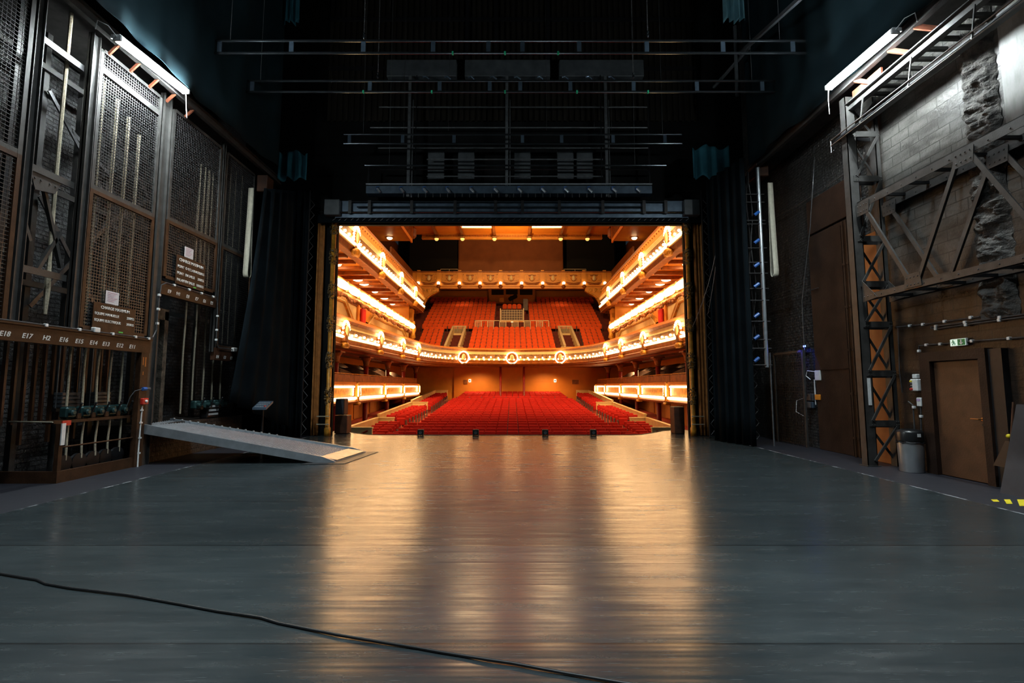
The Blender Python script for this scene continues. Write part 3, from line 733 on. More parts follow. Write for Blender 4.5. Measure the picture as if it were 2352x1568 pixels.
# exit door
t = thing('fire_door', (7.8, 8.75, 0), 'scuffed brown exit door with lever handle in a wide brown frame', 'door')
b = MB()
b.box(7.70, 7.845, 9.0, 9.22, 0, 2.22); b.box(7.70, 7.845, 7.93, 8.06, 0, 2.22); b.box(7.70, 7.845, 8.06, 9.0, 2.05, 2.22)
b.build('door_frame', m_brown2, t)
b = MB(); b.cbox((7.80, 8.53, 1.025), .05, .93, 2.03, .006)
b.build('leaf', M('scuffed_brown_door', (.075, .032, .015), .5, 0, .3, 4, .15, 40), t)
b = MB(); b.tube([(7.77, 8.13, 1.05), (7.70, 8.13, 1.05), (7.70, 8.27, 1.05)], .011, 8); b.lathe((7.775, 8.13, 1.05), [(.03, 0), (.03, .012)], 14, (-1, 0, 0)); b.build('lever_handle', M('brass_handle', (.55, .28, .10), .3, .9), t)
b = MB(); b.lathe((7.775, 8.13, .96), [(.02, 0), (.02, .01)], 12, (-1, 0, 0)); b.build('keyhole_plate', m_black, t)
b = MB(); b.box(7.74, 7.846, 7.70, 7.92, 0, 2.2); solo('black_reveal', b, m_black, 'black painted upright panel beside the exit door frame', 'panel')
# exit sign
t = thing('exit_sign', (7.8, 9.0, 2.42), 'small green and white running-man exit sign above the brown door', 'exit sign')
p = onx(2202, 786, 7.79); sy, sz = p.y, p.z
WL[t.name] = Vector((7.8, sy, sz - .07)); t.location = WL[t.name]
b = MB(); b.cbox((7.80, sy, sz), .05, .30, .13, .008); b.build('lamp_case', m_white, t)
b = MB(); b.box(7.772, 7.776, sy - .145, sy + .145, sz - .058, sz + .058); b.build('sign_face', EM('exit_face_white', (.75, .95, .8), .55), t)
me_g = EM('exit_green', (.02, .16, .05), .25)
b = MB(); b.box(7.768, 7.773, sy - .14, sy + .0, sz - .053, sz + .053); b.build('green_field', me_g, t)
b = MB(); x = 7.764
# down arrow on the green field
yc = sy - .07
b.box(x, x + .006, yc - .012, yc + .012, sz - .01, sz + .042); b.prism([(x, yc - .04, sz - .005), (x, yc + .04, sz - .005), (x, yc, sz - .046)], (.006, 0, 0)); b.build('arrow', m_white, t)
b = MB(); yc = sy + .085  # running figure and doorway
b.lathe((x + .004, yc, sz + .035), [(.011, 0), (.011, .004)], 10, (-1, 0, 0))
for q in (((yc, sz + .025), (yc - .012, sz - .005)), ((yc - .012, sz - .005), (yc - .035, sz - .012)), ((yc - .012, sz - .005), (yc + .02, sz - .04)), ((yc - .003, sz + .018), (yc - .03, sz + .012)), ((yc, sz + .018), (yc + .028, sz + .002)), ((yc - .035, sz - .012), (yc - .03, sz - .042))):
    b.bar((x + .004, *q[0]), (x + .004, *q[1]), .004, .011, (1, 0, 0)) if False else b.tube([(x + .004, *q[0]), (x + .004, *q[1])], .0055, 6)
b.build('running_figure', me_g, t)
# conduits on the wall
def wrun(pts, label, clips):
    t = thing('conduit', pts[0], label, 'conduit', 'wall conduits by the exit door')
    b = MB(); b.tube(pts, .013, 8); b.build('pipe', m_mesh, t)
    for c in clips:
        b = MB(); b.cbox(c, .05, .05, .05, .006); b.build('clip', m_white, t)
xw = 7.80
P = lambda x, y: tuple(onx(x, y, xw))
wrun([P(2110, 805), P(2111, 794), P(2140, 791), P(2184, 788)], 'conduit arriving at the exit sign above the brown door', [P(2128, 792), P(2160, 790), P(2111, 806)])
wrun([P(2220, 784), P(2330, 776), P(2420, 769)], 'conduit leaving the exit sign towards the picture edge', [P(2233, 783), P(2318, 777)])
wrun([P(2060, 751), P(2120, 745), P(2250, 727)], 'uppermost thin conduit ending short on the wall over the exit sign', [P(2090, 748), P(2120, 745), P(2170, 738), P(2230, 729)])
wrun([P(2138, 751), P(2150, 749), P(2220, 740), P(2420, 712)], 'middle conduit of the pair over the exit sign', [P(2150, 749), P(2217, 740), P(2297, 729)])
wrun([P(2138, 754), P(2150, 755), P(2220, 745), P(2420, 719)], 'lower conduit of the pair over the exit sign', [P(2150, 755), P(2219, 746), P(2296, 735)])
# wall controls
c = onx(2103, 884, 7.78)
t = thing('control_box', (7.78, c.y, c.z - .13), 'white wall control box with red, yellow and black buttons by the bin', 'control box')
b = MB(); b.cbox((7.79, c.y, c.z), .10, .17, .23, .012); b.build('case', m_white, t)
b = MB(); b.cbox((7.80, c.y, c.z + .17), .08, .10, .08, .01); b.build('top_case', m_white, t)
for k, mm in enumerate((m_yellow, m_black, m_black, m_red)):
    b = MB(); z = c.z + .07 - .05 * k; r = .016 if k < 3 else .024
    b.lathe((7.74, c.y + .045, z), [(r, 0), (r, .03), (r * .5, .035)], 10, (-1, 0, 0)); b.build('push_button', mm, t)
c = onx(2112, 923, 7.79)
t = thing('wall_switch', (7.79, c.y, c.z - .08), 'white wall switch below the control box, over its conduit', 'switch', 'white wall switches')
b = MB(); b.cbox((7.80, c.y, c.z), .06, .11, .17, .012); b.build('cover', m_white, t)
b = MB(); b.box(7.766, 7.77, c.y - .04, c.y + .04, c.z + .02, c.z + .06); b.build('label_strip', M('lilac_label', (.5, .35, .6), .6), t)
wrun([tuple(onx(2115, 935, 7.80)), tuple(onx(2116, 990, 7.80))], 'short conduit dropping from the wall switch behind the bin', [tuple(onx(2116, 956, 7.8))])
wrun([tuple(onx(2086, 922, 7.80)), tuple(onx(2097, 930, 7.80)), tuple(onx(2101, 990, 7.80))], 'bent conduit beside the wall switch behind the bin', [tuple(onx(2099, 935, 7.8))])
c = onx(2298, 951, 7.80)
t = thing('wall_switch', (7.8, c.y, c.z - .04), 'small square white key switch between exit door and leaning panel', 'switch', 'white wall switches')
b = MB(); b.cbox((7.81, c.y, c.z), .05, .085, .085, .01); b.build('cover', m_white, t)
b = MB(); b.lathe((7.785, c.y, c.z), [(.018, 0), (.018, .012)], 10, (-1, 0, 0)); b.build('key_barrel', m_black, t)
wrun([tuple(onx(2301, 962, 7.8)), tuple(onx(2312, 1105, 7.8))], 'grey conduit below the small square key switch', [tuple(onx(2306, 985, 7.8)), tuple(onx(2312, 1095, 7.8))])
# waste bin
bx, by = 7.50, 9.32
t = thing('waste_bin', (bx, by, 0), 'round brushed steel waste bin with black swing lid by the lattice column', 'bin')
b = MB(); b.lathe((bx, by, 0), [(.185, 0), (.19, .01), (.205, .55), (.205, .57), (.19, .57), (.18, .03)], 32); b.build('steel_body', M('brushed_steel', (.42, .44, .46), .32, .6, .12, 3), t, True)
b = MB(); b.lathe((bx, by, .57), [(.212, -.02), (.215, .02), (.215, .16), (.20, .19), (.14, .215), (.13, .20), (0, .20)], 32); b.build('black_lid', M('black_bin_plastic', (.012, .012, .013), .3), t, True)
b = MB(); b.box(bx - .03, bx + .03, by - .222, by - .215, .66, .72); b.build('white_sticker', m_white, t)
b = MB(); b.tube([(bx + .213 * math.cos(a * PI / 10), by + .213 * math.sin(a * PI / 10), .55 + .012 * math.sin(a * 2.7)) for a in range(20)], .012, 6, True); b.build('bin_liner', m_black, t)
# leaning board and pole at the edge
b = MB(); b.prism([(7.35, 7.52, 0), (7.35, 6.2, 0), (7.72, 6.2, 1.32), (7.72, 7.52, 1.32)], (.03, 0, 0))
solo('leaning_panel', b, M('dark_felt_panel', (.035, .032, .035), .85, 0, .25, 3), 'dark felt-faced panel leaning on the wall beside the exit door', 'panel')
t = thing('floor_squeegee', (7.7, 7.7, 0), 'dark pole and wide blade with yellow cap leaning beside the leaning panel', 'broom')
b = MB(); b.tube([(7.62, 7.66, .05), (7.78, 7.62, 1.35)], .016, 8); b.build('pole', m_wood, t)
b = MB(); b.prism([(7.6, 7.85, .35), (7.6, 7.62, .35), (7.66, 7.62, .75), (7.66, 7.68, .75)], (.02, 0, 0)); b.build('blade', m_black, t)
b = MB(); b.ball((7.74, 7.7, .82), .035); b.build('yellow_cap', m_yellow, t)
# electrics on the rough black wall
t = thing('socket_box', (7.85, 11.9, 1.6), 'grey twin socket box with loose cables on the rough black wall', 'socket box')
c = onx(1881, 862, 7.84); t.location = (7.84, c.y, c.z - .1); WL[t.name] = Vector(t.location)
b = MB(); b.cbox((7.84, c.y, c.z), .1, .22, .26, .015); b.build('case', m_white, t)
b = MB(); b.tube([(7.8, c.y + .1, c.z + .1), (7.76, c.y + .35, c.z + .13), (7.76, c.y + .42, c.z), (7.8, c.y + .3, c.z - .1)], .012, 6); b.build('loose_cable', m_white, t)
b = MB(); b.tube([(7.83, c.y + .18, c.z - .1), (7.83, c.y + .18, c.z - .75)], .016, 8); b.build('conduit_tail', m_white, t)
c = onx(1881, 912, 7.84)
b = MB(); b.cbox((7.83, c.y, c.z), .08, .2, .14, .01); solo('orange_socket', b, M('orange_plastic', (.75, .25, .02), .4), 'small orange socket under the grey socket box', 'socket')
c = onx(1862, 912, 7.84)
t = thing('connector_panel', (7.84, c.y, c.z - .2), 'cluster of pale connectors and looped leads on the black wall', 'connector panel')
b = MB(); b.cbox((7.84, c.y, c.z), .08, .3, .18, .01); b.build('upper_box', m_mesh, t)
b = MB(); b.cbox((7.84, c.y, c.z - .2), .08, .26, .16, .01); b.build('lower_box', m_bluegrey, t)
b = MB(); b.tube([(7.78, c.y + .1, c.z), (7.7, c.y + .4, c.z - .1), (7.7, c.y + .45, c.z - .4), (7.76, c.y + .2, c.z - .5)], .010, 6); b.build('looped_lead', m_white, t)
c = onx(1850, 795, 7.82)
t = thing('blue_working_light', (7.80, c.y, c.z), 'small blue working light glowing on the rough black wall', 'lamp')
b = MB(); b.cbox((7.82, c.y, c.z), .08, .22, .08, .01); b.build('lamp_case', m_mesh, t)
b = MB(); b.box(7.775, 7.779, c.y - .07, c.y + .02, c.z - .02, c.z + .02); b.build('blue_lens', EM('blue_led', (.05, .12, 1.0), 30), t)
li = bpy.data.lights.new('blue_led_light', 'SPOT'); li.energy = 10; li.color = (.02, .07, 1); li.spot_size = 1.5; li.shadow_soft_size = .03
lo = bpy.data.objects.new('blue_led_light', li); COL.objects.link(lo); lo.location = (7.5, c.y - .02, c.z - .03); lo.rotation_euler = Vector((.75, -.02, -.75)).to_track_quat('-Z', 'Y').to_euler()
b = MB(); b.tube([onx(x, y, 7.75) for x, y in ((1871, 360), (1866, 440), (1861, 520), (1850, 620), (1842, 690), (1845, 760), (1848, 800), (1850, 880), (1854, 910))], .012, 6)
solo('hanging_cable', b, m_mesh, 'long pale cable hanging down the rough black wall', 'cable', 'hanging cables', smooth=True)
b = MB(); b.tube([onx(x, y, 7.80) for x, y in ((1775, 503), (1830, 472), (1885, 437), (1945, 395))], .012, 6)
solo('sloping_pipe', b, m_mesh, 'thin pipe along the rough black wall', 'pipe', 'thin wall pipes')
b = MB(); b.tube([onx(x, y, 7.80) for x, y in ((1780, 690), (1830, 676), (1880, 661))], .012, 6)
solo('sloping_pipe', b, m_mesh, 'lower thin pipe along the rough black wall', 'pipe', 'thin wall pipes')
# mesh guard gate low on the rear wall
t = thing('guard_screen', (7.7, 13.6, 0), 'low dark wire guard screen against the rough black wall', 'screen')
b = MB(); y0, y1, z1 = 12.9, 14.3, 2.55
for y in (y0, y1): b.box(7.68, 7.72, y - .03, y + .03, 0, z1)
b.box(7.68, 7.72, y0, y1, z1 - .06, z1); b.build('frame', m_steel, t)
b = MB()
for k in range(34): b.box(7.695, 7.70, y0, y1, .05 + k * .073, .06 + k * .073)
for k in range(16): b.box(7.70, 7.705, y0 + .09 * k, y0 + .09 * k + .01, 0, z1)
b.build('wire_mesh', m_meshdark, t)

# ---------------------------------------------------------------- curtains
def pleat_sheet(p0, p1, z0, z1, n, amp, name, mat, label, cat, group=None, top=None, seed=0, flare=0.0):
    """hanging cloth between plan points p0,p1 (x,y) with irregular folds"""
    r = random.Random(seed); ph = [r.random() * 6 for _ in range(6)]
    d = Vector((p1[0] - p0[0], p1[1] - p0[1])); nn = Vector((d.y, -d.x)).normalized()
    def fn(u, v):
        w = amp * (math.sin(u * n * 2 * PI + ph[0]) + .45 * math.sin(u * n * 3.3 * PI + ph[1] + v * .6) + .25 * math.sin(u * n * 7 + ph[2])) * (1 - .25 * v)
        z0_ = z0(u) if callable(z0) else z0
        z1_ = z1(u) if callable(z1) else z1
        q = Vector(p0) + d * u + nn * (w + flare * (1 - v))
        return (q.x, q.y, z0_ + (z1_ - z0_) * v)
    b = MB(); b.grid(fn, max(16, int(n * 10)), 10, (nn.x * .012, nn.y * .012, 0))
    return solo(name, b, mat, label, cat, group, smooth=True)
def lacing(b, x, y, z0, z1, w=.07, pitch=.17, r=.010):
    n = int((z1 - z0) / pitch); pts = []
    for i in range(n + 1):
        pts.append((x + (w if i % 2 else -w), y, z0 + pitch * i))
    b.tube(pts, r, 5); return b
def laced_leg(p0, p1, z1, lx, ly, label, seed):
    o = pleat_sheet(p0, p1, .02, z1, 5, .05, 'leg_curtain', m_cloth, label, 'curtain', 'black leg curtains', seed=seed)
    b = lacing(MB(), lx, ly, .1, min(z1, 7.6)); b.build('lacing_cord', m_mesh, o)
    b = MB(); b.tube([(lx - .1, ly + .03, .02), (lx - .1, ly + .03, z1)], .02, 6); b.build('edge_pole', m_black, o)
laced_leg((-7.4, 15.2), (-6.56, 15.35), 7.9, -6.43, 15.25, 'black leg curtain with laced edge next to the orange curtain edge, behind the ramp', 3)
laced_leg((6.36, 15.3), (6.95, 15.1), 7.9, 6.22, 15.25, 'black leg curtain with laced edge next to the orange curtain edge, on the door side', 4)
pleat_sheet((6.0, 14.5), (6.42, 13.0), .02, 7.9, 5, .06, 'leg_curtain', m_cloth, 'pleated black leg curtain in front of the hanging cable ladder', 'curtain', 'black leg curtains', seed=9)
b = lacing(MB(), 6.62, 13.35, .1, 2.9); solo('lacing_pole_cord', b, m_mesh, 'zigzag lacing cord low beside the cable ladder', 'cord')
# swagged black curtain behind the ramp
b = MB()
pT, pB = onx(605, 432, -6.95), onx(526, 922, -6.95)
def sw(u, v):
    e = pB.lerp(pT, v); e.x += .25 * math.sin(v * PI) * .4; e.y += -.10 * math.sin(v * PI)
    f = Vector((-6.75, 14.9, .35)).lerp(Vector((-6.75, 14.6, 7.6)), v)
    q = e.lerp(f, u); w = .06 * math.sin(u * 9 * PI) + .03 * math.sin(u * 23 + v * 2)
    return (q.x + w, q.y, q.z)
b.grid(sw, 60, 16, (-.012, 0, 0))
solo('swag_curtain', b, m_cloth, 'black curtain swept aside in a slant, hanging over the ramp', 'curtain', 'black leg curtains', smooth=True)
# orange house curtain edges
m_gold_cloth = M('orange_house_curtain', (.42, .17, .045), .75, 0, .25, 6, .2, 60, .3)
pleat_sheet((-6.50, 15.86), (-6.24, 15.86), .02, 7.0, 3, .035, 'house_curtain', m_gold_cloth, 'drawn edge of the orange house curtain behind the ramp', 'curtain', 'orange house curtain edges', seed=5)
pleat_sheet((6.04, 15.86), (6.33, 15.86), .02, 7.0, 3, .035, 'house_curtain', m_gold_cloth, 'drawn edge of the orange house curtain on the door side', 'curtain', 'orange house curtain edges', seed=6)
# header border with lacing along its hem
b = MB(); b.box(-6.4, 6.4, 15.62, 15.66, 6.95, 7.22)
o = solo('hanging_border', b, m_cloth, 'black border cloth laced along its hem across the top of the stage opening', 'border')
b = MB(); pts = []
for i in range(121): pts.append((-5.9 + i * .0985, 15.60, 7.0 + (.07 if i % 4 in (1, 2) else .0)))
for i in range(0, 120, 2): b.bar((-5.9 + i * .0985, 15.60, 7.01), (-5.9 + i * .0985 + .11, 15.60, 7.10), .010, .010)
b.build('lacing', m_mesh, o)
# side drapes hanging from the fly galleries
m_drape = m_net
def side_drape(sx, label, seed):
    r = random.Random(seed); ph = [r.random() * 6 for _ in range(5)]
    x = sx * 7.05
    def fn(u, v):
        y = 5.0 + 8.7 * u
        w = .05 * math.sin(u * 26 + ph[0]) + .035 * math.sin(u * 61 + ph[1] + v) + .05 * math.sin(u * 9 + 3 * v + ph[2])
        zb = 7.93 + .03 * math.sin(u * 17 + ph[3]) + .25 * max(0, u - .8) * 5 * .3
        return (x - sx * (w * .8 + .25 - .1 * (1 - v)), y, zb + (13.5 - zb) * v)
    b = MB(); b.grid(fn, 110, 14, (sx * .012, 0, 0))
    solo('side_drape', b, m_drape, label, 'drape', 'dark side drapes above the galleries', smooth=True)
side_drape(-1, 'long dark cloth drape above the tube lamp over the mesh cages', 1)
side_drape(1, 'long dark cloth drape above the tube lamp over the exit door', 2)
# small teal swags and cloths
def swag(px0, px1, py0, py1, Y, label, mat, seed, folds=3):
    a, c = ony(px0, py1, Y), ony(px1, py0, Y)
    pleat_sheet((a.x, Y), (c.x, Y), lambda u: a.z + .06 * math.sin(u * 14 + seed), lambda u: c.z + .08 * math.sin(u * 9 + seed), folds, .07, 'teal_swag', mat, label, 'cloth', 'teal cloth swags', seed=seed)
swag(640, 708, 350, 412, 14.4, 'blue-lit teal cloth swag above the black curtain behind the ramp', m_teal, 3)
swag(1590, 1672, 338, 408, 14.4, 'blue-lit teal cloth swag above the black curtain by the cable ladder', m_teal, 4)
swag(625, 690, -40, 52, 13.5, 'bunched blue-lit teal cloth hanging at the top above the mesh cages', m_teal, 5, 5)
swag(1664, 1723, -40, 48, 13.5, 'bunched blue-lit pale cloth hanging at the top above the exit door', M('blue_lit_pale_cloth', (.16, .36, .44), .8, 0, .3, 2, .3, 60), 6, 5)  # same blue light put into a paler cloth colour
# webbing straps
def strap(px, py0, py1, X, label, side):
    a, c = onx(px, py0, X), onx(px, py1, X)
    y = a.y; pts = []
    n = 24; w = .045
    for i in range(n + 1):
        t_ = i / n; ang = PI * t_
        # long narrow loop: down one side, round, and up the other
    h = a.z - c.z; pth = []
    for i in range(13): pth.append((-.01 - .08 * (i / 12) ** 1.5, a.z - (h - .15) * i / 12))
    for i in range(1, 9): an = PI * i / 9; pth.append((-0.09 * math.cos(an), c.z + .15 - .15 * math.sin(an)))
    for i in range(13): pth.append((0.09 - .08 * (i / 12) ** .7, c.z + .15 + (h - .15) * i / 12))
    b = MB(); vs = []; fs = []
    for dy, z in pth:
        vs += [(X - .07, y + dy, z), (X + .07, y + dy, z), (X + .07, y + dy * .96, z + .004), (X - .07, y + dy * .96, z + .004)]
    for i in range(len(pth) - 1):
        for k in range(4): fs.append((4 * i + k, 4 * i + (k + 1) % 4, 4 * i + 4 + (k + 1) % 4, 4 * i + 4 + k))
    b.add(vs, fs)
    solo('hanging_strap', b, m_strap, label, 'strap', 'cream webbing straps', smooth=True)
strap(577, 432, 642, -7.25, 'cream webbing strap looped beside the farthest cage panel', -1)
strap(1769, 420, 640, 7.2, 'cream webbing strap looped beside the hanging cable ladder', 1)
b = MB(); b.cbox((-7.25, 13.85, 7.45), .3, .4, .5, .02); solo('pulley_housing', b, m_wood, 'dark box housing above the cream strap by the farthest cage', 'housing', 'pulley housings')
b = MB(); b.cbox((7.2, 13.75, 7.9), .35, .5, .6, .02); solo('pulley_housing', b, m_wood, 'dark box housing above the cable ladder', 'housing', 'pulley housings')
b = MB(); b.tube([(-7.1, 13.9, 3.0), (-7.1, 13.9, 6.9)], .05, 8); solo('steel_tube', b, m_mesh, 'grey steel tube standing between cream strap and black curtain', 'tube')  # upright tube, nothing suspends it
# hanging cable ladder
Yl = 13.2; 
t = thing('cable_ladder', (6.95, Yl, 2.2), 'hanging cable ladder with blue cable ties beside the cream strap', 'ladder')
lx0, lx1 = ony(1712, 640, Yl).x, ony(1752, 640, Yl).x
b = MB(); b.tube([(lx0, Yl, 2.2), (lx0, Yl, 7.7)], .016, 6); b.build('thin_rail', m_mesh, t)
b = MB(); b.tube([(lx1, Yl, 2.1), (lx1, Yl, 7.7)], .05, 10); b.build('main_tube', m_alu, t)
for py in (447, 465, 507, 515, 570, 603, 628, 663, 690, 738, 780, 800, 838):
    z = ony(1735, py, Yl).z; b = MB(); b.tube([(lx0 - .03, Yl - .03, z), (lx1 + .13, Yl - .03, z)], .014, 6); b.build('rung', m_mesh, t)
for py in (492, 556, 610, 656, 725, 775, 826):
    p = ony(1738, py, Yl); b = MB(); b.tube([(p.x - .10, Yl - .06, p.z - .05), (p.x + .03, Yl - .07, p.z + .05)], .045, 8); b.build('blue_tie', m_blue, t)
b = MB()
for k in range(3):
    b.tube([(lx0 + .1 + .08 * k + .05 * math.sin(i * 1.1 + k * 2), Yl + .05 + .04 * math.cos(i + k), 7.6 - .36 * i) for i in range(15)], .016, 5)
b.build('cable_bundle', m_black, t)
b = MB(); b.tube([(lx1 + .12, Yl + .05, 0), (lx1 + .12, Yl + .05, 2.5)], .02, 6); solo('floor_stanchion', b, m_dpipe, 'dark stanchion rising from the floor under the cable ladder', 'post')
for k, (x0, dx) in enumerate(((1645, 18), (1640, 40))):
    b = MB(); pts = []
    for i in range(16):
        f = i / 15; px = 1655 - (f ** 2) * dx * 1.6; py = 430 + f * 290 + (30 * k)
        pts.append(ony(px, py, 14.2))
    b.tube(pts, .008, 5); solo('slack_cable', b, m_mesh, ('thin slack cable drooping over the black curtain', 'second thin slack cable drooping lower over the black curtain')[k], 'cable', 'slack cables', smooth=True)

# ---------------------------------------------------------------- fluorescent lamps
def tube_lamp(pa, pb, x, label, group='fluorescent tube lamps'):
    a, c = onx(*pa, x), onx(*pb, x)
    t = thing('tube_lamp', (x, (a.y + c.y) / 2, min(a.z, c.z)), label, 'lamp', group)
    d = (c - a).normalized(); up = Vector((0, 0, 1)); s = 1 if x > 0 else -1
    b = MB(); b.bar(a + up * .04 + Vector((s * .04, 0, 0)), c + up * .04 + Vector((s * .04, 0, 0)), .16, .07); b.build('lamp_housing', m_white, t)
    for k in (-.045, .045):
        b = MB(); b.tube([a + Vector((k, 0, -.02)) + d * .03, c + Vector((k, 0, -.02)) - d * .03], .026, 10); b.build('fluorescent_tube', m_tube, t)
    for e in (a, c):
        b = MB(); b.cbox(e + Vector((0, 0, 0)), .15, .04, .10, .006); b.build('end_cap', m_white, t)
    e = a if a.y < c.y else c
    b = MB(); b.tube([e + Vector((0, -.02, .02)), e + Vector((s * .05, -.15, .12)), e + Vector((s * .15, -.25, .14)), e + Vector((s * .22, -.2, .02))], .008, 6); b.build('flex', m_white, t)
    far = c if a.y < c.y else a
    b = MB(); b.tube([far, far + Vector((0, .03, -.25)), far + Vector((.02, .05, -.55))], .008, 5); b.build('pull_cord', m_white, t)
tube_lamp((270, 88), (427, 211), -6.92, 'glaring fluorescent tube lamp on the beam above the mesh cages')
tube_lamp((1903, 202), (2056, 72), 6.68, 'glaring fluorescent tube lamp on the beam above the exit door')

# ---------------------------------------------------------------- FLY: battens, lighting bridge, iron
def batten(x0, x1, Y, z0, z1, xs, label, mat=None, clips=()):
    t = thing('hanging_ladder_batten', ((x0 + x1) / 2, Y, z0), label, 'batten', 'ladder battens')
    for z in (z0, z1):
        b = MB(); b.tube([(x0, Y, z), (x1, Y, z)], .030, 10); b.build('chord_pipe', mat or m_pipe, t)
    for x in xs:
        b = MB(); b.box(x - .05, x + .05, Y - .015, Y + .015, z0 + .02, z1 - .02); b.build('spacer', m_bluegrey, t)
    for x in (x0 + .6, x1 - .6):
        b = MB(); b.tube([(x, Y, z1 + .03), (x, Y, 16.97)], .006, 5); b.build('suspension_wire', m_dpipe, t)
    for x in clips:
        b = MB(); b.cbox((x, Y, z0), .05, .07, .07, .01); b.build('green_tape', M('green_tape', (.02, .45, .22), .5), t)
    return t
def batten_px(xa, xb, y1, y0, Y, sp, label, clips=()):
    a, c = ony(xa, y1, Y), ony(xb, y1, Y); z0 = ony(1176, y0, Y).z; z1 = ony(1176, y1, Y).z
    return batten(a.x, c.x, Y, z0, z1, [ony(x, y1, Y).x for x in sp], label, clips=[ony(x, y0, Y).x for x in clips])
batten_px(470, 1850, 94, 122, 10.7, (505, 670, 835, 995, 1122, 1200, 1330, 1485, 1660, 1820), 'upper of two long polished ladder battens crossing the top', (1040, 1160, 1282))
batten_px(545, 1780, 186, 211, 12.0, (580, 850, 1010, 1125, 1195, 1310, 1455, 1600, 1750), 'lower of two long polished ladder battens crossing the top', (835, 992, 1160, 1325, 1488))
batten_px(790, 1566, 309, 330, 14.6, (803, 925, 1043, 1200, 1290, 1408, 1527), 'short ladder batten hanging in front of the lighting bridge')
b = MB(); b.tube([ony(838, 380, 14.9), ony(1530, 380, 14.9)], .03, 10); o = solo('hanging_pipe_batten', b, m_pipe, 'single pipe batten just above the row of small spotlights', 'batten')
for x in (-3.9, 3.9):
    b = MB(); b.tube([(x, 14.9, ony(838, 380, 14.9).z + .03), (x, 14.9, 16.97)], .006, 5); b.build('suspension_wire', m_dpipe, o)
# chains and hook clamps
def chain(px, py1, Y, label):
    p = ony(px, py1, Y); q = ony(px, -60, Y)
    b = MB(); n = int((q.z - p.z) / .05)
    pr = []
    for i in range(n):
        z = p.z + .06 + i * .05
        pr += [(.006, z - p.z), (.013, z - p.z + .015), (.013, z - p.z + .035), (.006, z - p.z + .05)]
    b.lathe(p, pr, 6)
    o = solo('hoist_chain', b, m_mesh, label, 'chain', 'hoist chains')
    h = MB(); h.lathe(p + Vector((0, 0, .02)), [(.01, 0), (.03, .02), (.035, .06), (.015, .10), (.03, .13), (.01, .17)], 8); h.build('hook_clamp', m_pipe, o)
chain(836, 92, 10.7, 'hoist chain to the upper long batten on the mesh cage side')
chain(1488, 88, 10.7, 'hoist chain to the upper long batten on the exit door side')
chain(868, 182, 12.0, 'hoist chain to the lower long batten on the mesh cage side')
chain(1455, 182, 12.0, 'hoist chain to the lower long batten on the exit door side')
# lighting bridge
Yb = 15.3
t = thing('lighting_bridge', (0, Yb, 7.7), 'dark lighting bridge of vertical masts and rails above the stage opening', 'lighting bridge')
zlo, zhi = ony(1176, 452, Yb).z, ony(1176, 175, Yb).z
for px in (940, 1164, 1392):
    x = ony(px, 300, Yb).x; b = MB(); b.box(x - .045, x + .045, Yb - .04, Yb + .04, zlo, zhi); b.box(x + .09, x + .12, Yb + .02, Yb + .06, zlo, zhi - .8); b.build('mast', m_dpipe, t)
for px in (956, 1380):
    x = ony(px, 300, Yb).x; b = MB(); b.tube([(x, Yb - .05, zlo + .3), (x, Yb - .05, zhi)], .018, 6); b.build('cable_pipe', m_pipe, t)
for py, x0, x1 in ((245, 870, 1490), (292, 850, 1490), (339, 868, 1492), (388, 872, 1494), (365, 980, 1385), (404, 980, 1385)):
    a, c = ony(x0, py, Yb), ony(x1, py, Yb); b = MB(); b.tube([(a.x, Yb + .03, a.z), (c.x, Yb + .03, a.z)], .022, 8); b.build('guard_rail', m_dpipe, t)
for px in (845, 1494):
    a, c = ony(px, 445, Yb), ony(px, 215 if px > 1000 else 385, Yb); b = MB(); b.tube([(a.x, Yb, a.z), (a.x, Yb, c.z)], .03, 6); b.build('end_upright', m_black, t)
a, c = ony(843, 447, Yb), ony(1495, 430, Yb)
b = MB(); b.box(a.x, c.x, Yb - .12, Yb + .2, a.z, c.z); b.build('bridge_beam', m_bluegrey, t)
b = MB(); b.tube([(a.x, Yb - .14, c.z + .05), (c.x, Yb - .14, c.z + .05)], .025, 8); b.build('front_pipe', m_alu, t)
b = MB()
for k in range(60):
    x = -3.5 + k * .118
    if k % 2 == 0: b.box(x, x + .02, Yb - .1, Yb - .06, a.z - .12, a.z)
b.build('cable_hook_row', m_mesh, t)
for px in (1000, 1070, 1200, 1300, 1345):
    a2 = ony(px, 415, Yb + .25); b = MB(); b.cbox((a2.x, Yb + .35, a2.z + .6), .55, .06, 1.0, .02); b.build('rear_panel', m_grey, t)
def hook_lamp(px, py, label, first=[None]):
    p = ony(px, py, Yb - .17)
    if first[0] is not None: return dup(first[0], p, label)
    t = thing('clamp_lamp', p, label, 'spotlight', 'small clamp spotlights along the lighting bridge')
    b = MB(); b.tube([p + Vector((-.06, 0, .07)), p + Vector((.05, -.04, -.06))], .035, 8); b.build('barrel', m_alu, t)
    b = MB(); b.tube([p + Vector((-.09, .02, .02)), p + Vector((-.08, 0, .13)), p + Vector((.0, .02, .15))], .012, 6); b.build('clamp', m_blue, t)
    first[0] = t
    return t
for k, px in enumerate((870, 924, 977, 1030, 1085, 1140, 1195, 1249, 1302, 1356, 1412, 1467)):
    hook_lamp(px, 438, f'small clamp spotlight on the lighting bridge beam, {ORD[k]} from the mesh cage side')
for k, px in enumerate((978, 1028, 1082, 1133, 1188, 1240, 1298, 1352, 1404)):
    p = ony(px, 181, Yb); b = MB(); b.tube([p + Vector((-.1, 0, .05)), p + Vector((.0, 0, .08)), p + Vector((.12, 0, -.02))], .03, 6)
    solo('cable_clamp', b, m_bluegrey, f'small cable clamp under the grey box panels, {ORD[k]} from the mesh cage side', 'clamp', 'cable clamps on the upper bridge rail')
